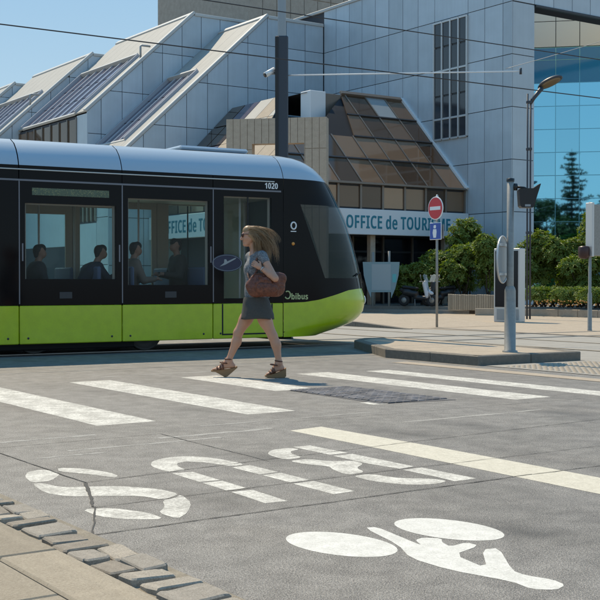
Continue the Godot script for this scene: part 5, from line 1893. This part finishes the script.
	for y in [2.6, 5.1, 6.5]:
		solid(s, "clamp", Vector3(-0.085, y - 0.04, -0.045), Vector3(0.085, y + 0.04, 0.045), M.anthracite, 0.01, Transform3D(Basis(cam_r, Vector3.UP, -cam_f), Vector3.ZERO))
	st = new_st(true)
	var a0 := cam_r * 0.045 + Vector3(0, 6.45, 0)
	tube(st, [a0, a0 + cam_r * 0.10 + Vector3(0, 0.18, 0), a0 + cam_r * 0.34 + Vector3(0, 0.48, 0)], [0.04, 0.06, 0.075], 10)
	part(s, "arm", done(st), M.anthracite)
	var dirh := (cam_r * 0.86 + Vector3(0, 0.40, 0) - cam_f * 0.32).normalized()
	var nrm := (Vector3(0, -1, 0) + cam_r * 0.45 - cam_f * 0.55)
	nrm = (nrm - dirh * nrm.dot(dirh)).normalized()
	var hb := Basis(dirh, -nrm, dirh.cross(-nrm))
	var hc := a0 + cam_r * 0.58 + Vector3(0, 0.64, 0)
	st = new_st(true)
	lathe(st, [Vector2(0.0, -0.04), Vector2(0.20, -0.035), Vector2(0.235, -0.02), Vector2(0.24, 0.0), Vector2(0.20, 0.06), Vector2(0.11, 0.10), Vector2(0.0, 0.115)], 28, Transform3D(hb * Basis.from_scale(Vector3(1.65, 1, 1)), hc))
	var lh := part(s, "lamp_head", done(st), M.anthracite)
	st = new_st(true)
	lathe(st, [Vector2(0.0, -0.062), Vector2(0.12, -0.056), Vector2(0.19, -0.042), Vector2(0.195, -0.036)], 28, Transform3D(hb * Basis.from_scale(Vector3(1.65, 1, 1)), hc))
	part(lh, "lens", done(st), mat(0.17, 0.135, 0.09, 0.25))

	# --- catenary mast, its camera and the wires
	at = at_depth(282.0, 23.0)
	s = thing("catenary_mast", "dark grey overhead-line mast rising behind the tram roof", "mast", at)
	var mf := Transform3D(Basis(cam_r, Vector3.UP, -cam_f), Vector3.ZERO)
	solid(s, "mast", Vector3(-0.125, 0.0, -0.10), Vector3(0.125, 6.02, 0.10), M.anthracite, 0.02, mf)
	solid(s, "mast_flange", Vector3(-0.135, 0.0, 0.101), Vector3(-0.075, 6.0, 0.13), M.black_plastic, 0.005, mf)
	solid(s, "mast_head", Vector3(-0.08, 6.0, -0.08), Vector3(0.08, 9.0, 0.08), M.sign_back, 0.02, mf)
	solid(s, "base_plate", Vector3(-0.22, 0.0, -0.2), Vector3(0.22, 0.03, 0.2), M.anthracite, 0.005, mf)
	var cam_ := thing("security_camera", "small white camera fixed to the dark overhead-line mast", "camera", at)
	st = new_st(true)
	tube(st, [mf * Vector3(-0.12, 5.28, 0.0), mf * Vector3(-0.20, 5.28, 0.02)], 0.02, 8)
	part(cam_, "bracket", done(st), M.sign_back)
	st = new_st(true)
	tube(st, [mf * Vector3(-0.15, 5.36, 0.0), mf * Vector3(-0.33, 5.24, 0.10)], 0.055, 12)
	part(cam_, "housing", done(st), M.white_metal)
	st = new_st(true)
	tube(st, [mf * Vector3(-0.33, 5.24, 0.10), mf * Vector3(-0.345, 5.23, 0.108)], 0.045, 12)
	part(cam_, "lens", done(st), M.black_plastic)
	# bracket tube to the contact wire
	var b0 := at + Vector3(0, 5.25, 0) + cam_r * 0.12
	var b1 := at_depth(520.0, 22.6, 5.26)
	st = new_st(true)
	tube(st, [b0, b1], 0.013, 8)
	var rod := part(self, "span_rod", done(st), M.white_metal)
	tag(rod, "thin white rod held out level from the overhead-line mast", "rod")
	st = new_st(true)
	tube(st, [b1 + Vector3(0, -0.06, 0), b1 + Vector3(0, 0.06, 0)], 0.025, 10)
	part(rod, "insulator", done(st), M.anthracite)
	var T := tram_xf
	wire("contact_wire", "dark contact wire running low over the tram", T * Vector3(-22, 5.5, -1.2), T * Vector3(38, 4.95, -1.2), 0.05, 0.011, M.cable)
	wire("messenger_wire", "upper overhead wire crossing above the contact wire", T * Vector3(-22, 6.5, -1.2), T * Vector3(38, 5.75, -1.2), 0.10, 0.010, M.cable)
	var g1 := at_depth(470, 21.5, 5.02)
	wire("span_wire", "thin steel span wire rising across the mirrored glass", at_depth(505, 25.0, 5.75), at_depth(640, 24.0, 6.4), 0.02, 0.006, M.sign_back)

	# --- map stand before the entrance
	at = at_depth(381.0, 41.2, 0.25)
	s = thing("map_stand", "pale tapering map board between two grey posts outside the entrance", "map stand", at)
	var ms := Transform3D(Basis(cam_r, Vector3.UP, -cam_f), Vector3.ZERO)
	for x in [-0.29, 0.29]:
		var pst := new_st(true)
		var p0: Vector3 = ms * Vector3(x, 0, 0)
		tube(pst, [p0, p0 + Vector3(0, 1.93 if x < 0 else 1.97, 0)], 0.045, 12)
		part(s, "post", done(pst), M.galv)
	st = new_st()
	prism(st, V2([-0.66, 1.58, -0.62, 1.1, -0.50, 0.62, -0.36, 0.28, -0.35, 0.50, 0.35, 0.50, 0.36, 0.28, 0.50, 0.62, 0.62, 1.1, 0.66, 1.58]), 0.05, 0.075, ms)
	var board := part(s, "board", done(st), mat(0.20, 0.30, 0.33, 0.25))
	solid(board, "map_sheet", Vector3(-0.34, 0.58, 0.076), Vector3(0.34, 1.50, 0.080), mat(0.30, 0.36, 0.38, 0.4), 0.0, ms)
	solid(board, "side_sheet", Vector3(0.40, 0.85, 0.076), Vector3(0.54, 1.15, 0.080), mat(0.10, 0.40, 0.42, 0.5), 0.0, ms)

	build_scooter(at_depth(418.0, 40.9, 0.25), -28.0, mat(0.55, 0.56, 0.58, 0.35), "parked scooter with a pale front fairing before the dark bush")
	build_scooter(at_depth(440.0, 41.3, 0.25), 205.0, mat(0.03, 0.03, 0.032, 0.3), "parked black scooter behind the no-entry sign's post")

func build_scooter(at: Vector3, turn: float, paint: Material, label: String) -> void:
	var s := thing("scooter", label, "scooter", at, turn + YAW, "scooters parked on the terrace")
	s.scale = Vector3.ONE * 0.86
	for x in [-0.62, 0.62]:
		var st := new_st(true)
		lathe(st, [Vector2(0.13, -0.05), Vector2(0.20, -0.06), Vector2(0.25, -0.03), Vector2(0.255, 0.0), Vector2(0.25, 0.03), Vector2(0.20, 0.06), Vector2(0.13, 0.05)], 22, Transform3D(Basis(Vector3.RIGHT, PI / 2), Vector3(x, 0.255, 0)))
		var w := part(s, "wheel", done(st), M.rubber)
		st = new_st(true)
		lathe(st, [Vector2(0.0, -0.04), Vector2(0.13, -0.03), Vector2(0.14, 0.0), Vector2(0.13, 0.03), Vector2(0.0, 0.04)], 16, Transform3D(Basis(Vector3.RIGHT, PI / 2), Vector3(x, 0.255, 0)))
		part(w, "rim", done(st), M.galv)
	part(s, "body", sdf_mesh([[Vector3(-0.55, 0.58, 0), Vector3(-0.1, 0.52, 0), 0.15, 0.14, 0.06], [Vector3(-0.75, 0.68, 0), Vector3(-0.4, 0.6, 0), 0.08, 0.14, 0.06], [Vector3(-0.1, 0.36, 0), Vector3(0.35, 0.34, 0), 0.10, 0.10, 0.06]], 0.03), M.black_plastic)
	part(s, "fairing", sdf_mesh([[Vector3(0.42, 0.45, 0), Vector3(0.32, 0.92, 0), 0.13, 0.15, 0.05, Vector3(0.7, 1, 1.2)], [Vector3(0.62, 0.53, 0), Vector3(0.45, 0.6, 0), 0.07, 0.1, 0.05]], 0.025), paint)
	part(s, "saddle", sdf_mesh([[Vector3(-0.62, 0.80, 0), Vector3(-0.05, 0.74, 0), 0.09, 0.085, 0.03, Vector3(1, 0.7, 1.3)]], 0.025), M.rubber)
	var st := new_st(true)
	tube(st, [Vector3(0.62, 0.26, 0.09), Vector3(0.40, 0.85, 0.06)], 0.025, 8)
	part(s, "fork", done(st), M.galv)
	st = new_st(true)
	tube(st, [Vector3(0.22, 1.02, -0.36), Vector3(0.30, 1.03, -0.12), Vector3(0.30, 1.03, 0.12), Vector3(0.22, 1.02, 0.36)], 0.02, 8)
	var hb := part(s, "handlebar", done(st), M.galv)
	for z in [-0.33, 0.33]:
		st = new_st(true)
		tube(st, [Vector3(0.26, 1.03, z * 0.7), Vector3(0.24, 1.22, z)], 0.010, 6)
		lathe(st, [Vector2(0, -0.012), Vector2(0.055, -0.01), Vector2(0.06, 0.0), Vector2(0, 0.01)], 12, Transform3D(Basis(Vector3.BACK, PI / 2), Vector3(0.24, 1.25, z)))
		part(hb, "mirror", done(st), M.galv)
	st = new_st()
	prism(st, V2([-0.22, 0.0, 0.22, 0.0, 0.19, 0.30, 0.0, 0.36, -0.19, 0.30]), -0.004, 0.004, Transform3D(Basis(Vector3(0, 0, 1), Vector3(-0.35, 0.93, 0).normalized(), Vector3(0.93, 0.35, 0).normalized()), Vector3(0.40, 1.0, 0)))
	part(s, "windshield", done(st), glass(0.5, 0.55, 0.58, 0.35))
	st = new_st(true)
	tube(st, [Vector3(-0.1, 0.3, 0.1), Vector3(-0.05, 0.02, 0.2)], 0.015, 6)
	part(s, "stand", done(st), M.galv)

# ------------------------------------------------------------------ planting
func leaf(st: SurfaceTool, p: Vector3, d: Vector3, up: Vector3, l: float, w: float) -> void:
	var s := d.cross(up).normalized() * w * 0.5
	var m := p + d * l * 0.5 + up * w * 0.12
	var t := p + d * l - up * l * 0.12
	st.add_vertex(p); st.add_vertex(m + s); st.add_vertex(t)
	st.add_vertex(p); st.add_vertex(t); st.add_vertex(m - s)

func foliage(seed_: int, blobs: Array, clumps: int, per: int, l: float, w: float, dark: Color, bright: Color) -> ArrayMesh:
	# blobs: [centre, radii]; rosettes of leaves set on and just under each blob's uneven surface
	var r := RandomNumberGenerator.new()
	r.seed = seed_
	var n := FastNoiseLite.new()
	n.seed = seed_; n.frequency = 1.6
	var st := new_st()
	for c in clumps:
		var b: Array = blobs[r.randi() % blobs.size()]
		var v := Vector3(r.randfn(), r.randfn(), r.randfn()).normalized()
		if v.y < -0.35:
			v.y = -v.y
		var rr: float = (0.78 + 0.32 * n.get_noise_3dv(v * 2.0 + b[0])) * pow(r.randf(), 0.22)
		var p: Vector3 = b[0] + v * (b[1] as Vector3) * (rr + 0.12)
		var out := (v + Vector3(0, 0.55, 0) + Vector3(r.randfn(), r.randfn(), r.randfn()) * 0.25).normalized()
		var tone := clamp(0.5 + 0.5 * n.get_noise_3dv(p * 1.3) + r.randf_range(-0.3, 0.3), 0.0, 1.0)
		var u := out.cross(Vector3(0.3, 0.1, 0.9)).normalized()
		var q := out.cross(u)
		for k in per:
			var a := TAU * k / per + r.randf() * 0.7
			var lift := r.randf_range(0.05, 0.9)
			var d := ((u * cos(a) + q * sin(a)) + out * lift).normalized()
			var col := dark.lerp(bright, clamp(tone + r.randf_range(-0.18, 0.18), 0.0, 1.0))
			st.set_color(col)
			leaf(st, p, d, out, l * r.randf_range(0.7, 1.2), w * r.randf_range(0.8, 1.2))
	return done(st)

var leaf_mat: StandardMaterial3D
func shrub(label: String, called: String, at: Vector3, blobs: Array, clumps: int, per: int, l: float, w: float, dark: Color, bright: Color, seed_: int, group := "shrubs before the building") -> void:
	var s := thing(called, label, "shrub", at, 0.0, group)
	part(s, "foliage", foliage(seed_, blobs, clumps, per, l, w, dark, bright), leaf_mat)
	var st := new_st(true)
	for k in 5:
		var b: Array = blobs[k % blobs.size()]
		var o := Vector3(cos(k * 1.3) * 0.08, 0, sin(k * 1.3) * 0.08)
		tube(st, [o, o.lerp(b[0], 0.5) + Vector3(0.05, 0.05, 0), b[0]], [0.03, 0.02, 0.01], 6)
	part(s, "stem", done(st), M.bark)

func build_planting() -> void:
	M.bark = mat(0.075, 0.055, 0.04, 0.9)
	leaf_mat = mat(1, 1, 1, 0.55)
	leaf_mat.vertex_color_use_as_albedo = true
	leaf_mat.backlight_enabled = true
	leaf_mat.backlight = Color(0.78, 0.84, 0.30)
	# bed and its edging
	var st := new_st()
	slab(st, V2([27.4, -29.6, 28.1, -26.6, 28.4, -22.0, 44, -22.0, 44, -31.3, 31.2, -31.3, 31.2, -33.0, 27.9, -33.0]), 0.0, 0.20)
	var bed := struct("planting_bed", done(st), mat(0.06, 0.045, 0.032, 0.95))
	for seg in [[Vector2(26.55, -28.3), Vector2(27.75, -26.5)], [Vector2(27.75, -26.5), Vector2(28.2, -22.0)]]:
		var m := int(seg[0].distance_to(seg[1]) / 0.9) + 1
		for k in m:
			var a: Vector2 = seg[0].lerp(seg[1], float(k) / m)
			var b: Vector2 = seg[0].lerp(seg[1], float(k + 1) / m)
			var d := (b - a).normalized()
			var xf := Transform3D(Basis(Vector3(d.x, 0, d.y), Vector3.UP, Vector3(d.x, 0, d.y).cross(Vector3.UP)), Vector3((a.x + b.x) * 0.5, 0, (a.y + b.y) * 0.5))
			solid(bed, "edging_stone", Vector3(-a.distance_to(b) * 0.5 + 0.006, 0, -0.08), Vector3(a.distance_to(b) * 0.5 - 0.006, 0.24, 0.08), M.plaza, 0.012, xf)
	# low planter wall of upright stone slips between scooters and totem
	var pw := thing("planter_wall", "low wall of upright pale stone slips beside the scooters", "planter wall")
	var w0 := at_depth(449, 40.2, 0.25)
	var w1 := at_depth(499, 38.0, 0.25)
	var cnt := 22
	var wd := (w1 - w0).normalized()
	for k in cnt:
		var p := w0.lerp(w1, (k + 0.5) / cnt)
		var hw := w0.distance_to(w1) / cnt * 0.5 - 0.006
		solid(pw, "stone_slip", Vector3(-hw, -0.1, -0.06), Vector3(hw, 0.44 + rng.randf_range(-0.012, 0.012), 0.06), M.slab[rng.randi() % 3], 0.012, Transform3D(Basis(wd, Vector3.UP, wd.cross(Vector3.UP)), p))
	# shrubs: picture column, depth, half width, top height
	var leaf_tones := [Color(0.14, 0.19, 0.035), Color(0.23, 0.28, 0.055)]     # the same leaves on every shrub
	var yg := leaf_tones
	var dg := leaf_tones
	var mg := leaf_tones
	var list := [
		[404, 42.4, 0.85, 1.75, dg, 700, "low shrub before the entrance, left of the scooters"],
		[423, 42.6, 0.8, 1.85, dg, 700, "shrub right behind the pale scooter"],
		[440, 42.4, 1.0, 2.25, yg, 1100, "leafy shrub rising behind the no-entry post"],
		[461, 42.2, 1.0, 2.55, yg, 1300, "tall sunlit shrub below the end of the lettering"],
		[468, 43.8, 0.9, 3.55, dg, 700, "shrub reaching up to the end of the white fascia"],
		[488, 41.5, 0.9, 2.85, yg, 1200, "sunlit shrub left of the information totem"],
		[539, 40.5, 1.05, 2.95, mg, 1400, "broad shrub right of the information totem"],
		[566, 40.3, 1.2, 2.6, mg, 1400, "large rounded shrub below the mirrored conifer"],
		[586, 39.5, 0.9, 2.1, yg, 1000, "low shrub behind the slim cabinet post"],
		[609, 40.0, 1.35, 3.95, yg, 1900, "tallest shrub, showing above the grey cabinet"]]
	var k := 0
	for q in list:
		var at := at_depth(q[0], q[1], 0.28)
		var hw: float = q[2]
		var h: float = q[3] - 0.28
		var blobs := []
		var br := RandomNumberGenerator.new()
		br.seed = 300 + k
		for i in 9:
			var a := br.randf() * TAU
			var f := br.randf_range(0.2, 0.85)
			var sz := br.randf_range(0.75, 1.2)
			blobs.append([Vector3(cos(a) * hw * f, h * br.randf_range(0.28, 0.80), sin(a) * hw * f * 0.8), Vector3(hw * 0.42, h * 0.22, hw * 0.42) * sz])
		blobs.append([Vector3(0, h * 0.74, 0), Vector3(hw * 0.6, h * 0.25, hw * 0.6)])
		shrub(q[6], "shrub", at, blobs, int(q[5] * 1.1), 7, 0.165, 0.058, q[4][0], q[4][1], 400 + k)
		k += 1
	# low flowering plants along the front of the bed
	for i in 9:
		var px := 534.0 + i * 9.0
		var at := at_depth(px, 38.0 - i * 0.25 + (i % 3) * 0.35, 0.3)
		var blobs := [[Vector3(0, 0.32, 0), Vector3(0.42, 0.34, 0.42)], [Vector3(0.25, 0.22, 0.1), Vector3(0.3, 0.22, 0.3)]]
		var c0: Array = [mg, yg, dg][i % 3]
		shrub("low leafy plant along the front edging of the planting bed", "bedding_plant", at, blobs, 300, 6, 0.12, 0.035, c0[0], c0[1], 500 + i, "low plants along the edging")
	for i in 8:
		var p := at_depth(538.0 + i * 7.5, 37.2 - i * 0.2, 0.32)
		var fl := thing("flower", "small orange flowers between the low plants of the bed", "flower", p, 0.0, "flowers in the bed")
		st = new_st(true)
		for j in 7:
			var o := Vector3(rng.randf_range(-0.2, 0.2), rng.randf_range(0.05, 0.22), rng.randf_range(-0.12, 0.12))
			lathe(st, [Vector2(0, -0.02), Vector2(0.035, 0.0), Vector2(0.02, 0.02), Vector2(0, 0.022)], 7, Transform3D(Basis(), o))
		part(fl, "bloom", done(st), mat(0.42, 0.20, 0.04, 0.7))
	mirrored_trees()

func conifer(at: Vector3, h: float, label: String, seed_: int) -> void:
	var t := thing("conifer_tree", label, "tree", at, 0.0, "trees across the street, mirrored in the glass")
	var st := new_st(true)
	tube(st, [Vector3.ZERO, Vector3(0, h * 0.5, 0), Vector3(0, h, 0)], [0.22, 0.13, 0.02], 8)
	part(t, "trunk", done(st), M.bark)
	var r := RandomNumberGenerator.new()
	r.seed = seed_
	st = new_st()
	var y := h * 0.12
	while y < h * 0.985:
		var f := 1.0 - y / h
		var reach := h * 0.25 * pow(f, 0.75) + 0.25
		var cnt := 7
		for k in cnt:
			var a := TAU * k / cnt + r.randf() * 0.8
			var d := Vector3(cos(a), r.randf_range(-0.25, 0.1), sin(a)).normalized()
			if r.randf() < 0.15:
				continue
			var l := reach * r.randf_range(0.4, 1.2)
			var m: int = max(4, int(l / 0.11))
			for i in m:
				var s := float(i) / m
				var p := Vector3(0, y, 0) + d * l * s + Vector3(0, 0.10 * l * s * s, 0)
				for side in 6:
					var v := (d * 0.6 + Vector3(r.randfn(), r.randfn() * 0.6 - 0.1, r.randfn()) * 0.8).normalized()
					st.set_color(Color(0.02, 0.045, 0.028).lerp(Color(0.05, 0.09, 0.05), r.randf()))
					leaf(st, p, v, Vector3.UP, 0.46 * (0.6 + 0.4 * f), 0.15)
		y += h * 0.035
	part(t, "crown", done(st), leaf_mat)

func broadleaf(at: Vector3, h: float, rad: float, label: String, seed_: int) -> void:
	var t := thing("broadleaf_tree", label, "tree", at, 0.0, "trees across the street, mirrored in the glass")
	var r := RandomNumberGenerator.new()
	r.seed = seed_
	var st := new_st(true)
	tube(st, [Vector3.ZERO, Vector3(0.05, h * 0.3, 0), Vector3(0, h * 0.6, 0)], [0.26, 0.18, 0.10], 8)
	var blobs := []
	for k in 9:
		var a := TAU * k / 9.0
		var c := Vector3(cos(a) * rad * r.randf_range(0.3, 0.7), h * r.randf_range(0.38, 0.85), sin(a) * rad * r.randf_range(0.3, 0.7))
		blobs.append([c, Vector3(rad * 0.45, h * 0.15, rad * 0.45)])
		tube(st, [Vector3(0, h * 0.28, 0), c * Vector3(0.5, 0.9, 0.5), c], [0.09, 0.05, 0.02], 6)
	part(t, "trunk", done(st), M.bark)
	part(t, "crown", foliage(seed_, blobs, 2600, 6, 0.24, 0.11, Color(0.018, 0.035, 0.012), Color(0.06, 0.10, 0.03)), leaf_mat)

func mirrored_trees() -> void:
	# these stand across the street behind the photographer; the set-back glass mirrors them
	conifer(Vector3(-10.3, 0, 19.2), 15.6, "tall conifer across the street, seen mirrored in the glass wall", 11)
	conifer(Vector3(-10.4, 0, 24.6), 12.0, "shorter conifer across the street, mirrored at the edge of the glass", 12)
	broadleaf(Vector3(-12.4, 0, 15.0), 10.5, 3.6, "rounded dark tree across the street, mirrored beside the pier", 13)
	broadleaf(Vector3(-7.6, 0, 12.6), 9.8, 3.4, "dark tree across the street, mirrored left of the conifer", 14)
	broadleaf(Vector3(-5.2, 0, 18.5), 10.0, 3.6, "dark tree across the street, mirrored right of the conifer", 15)
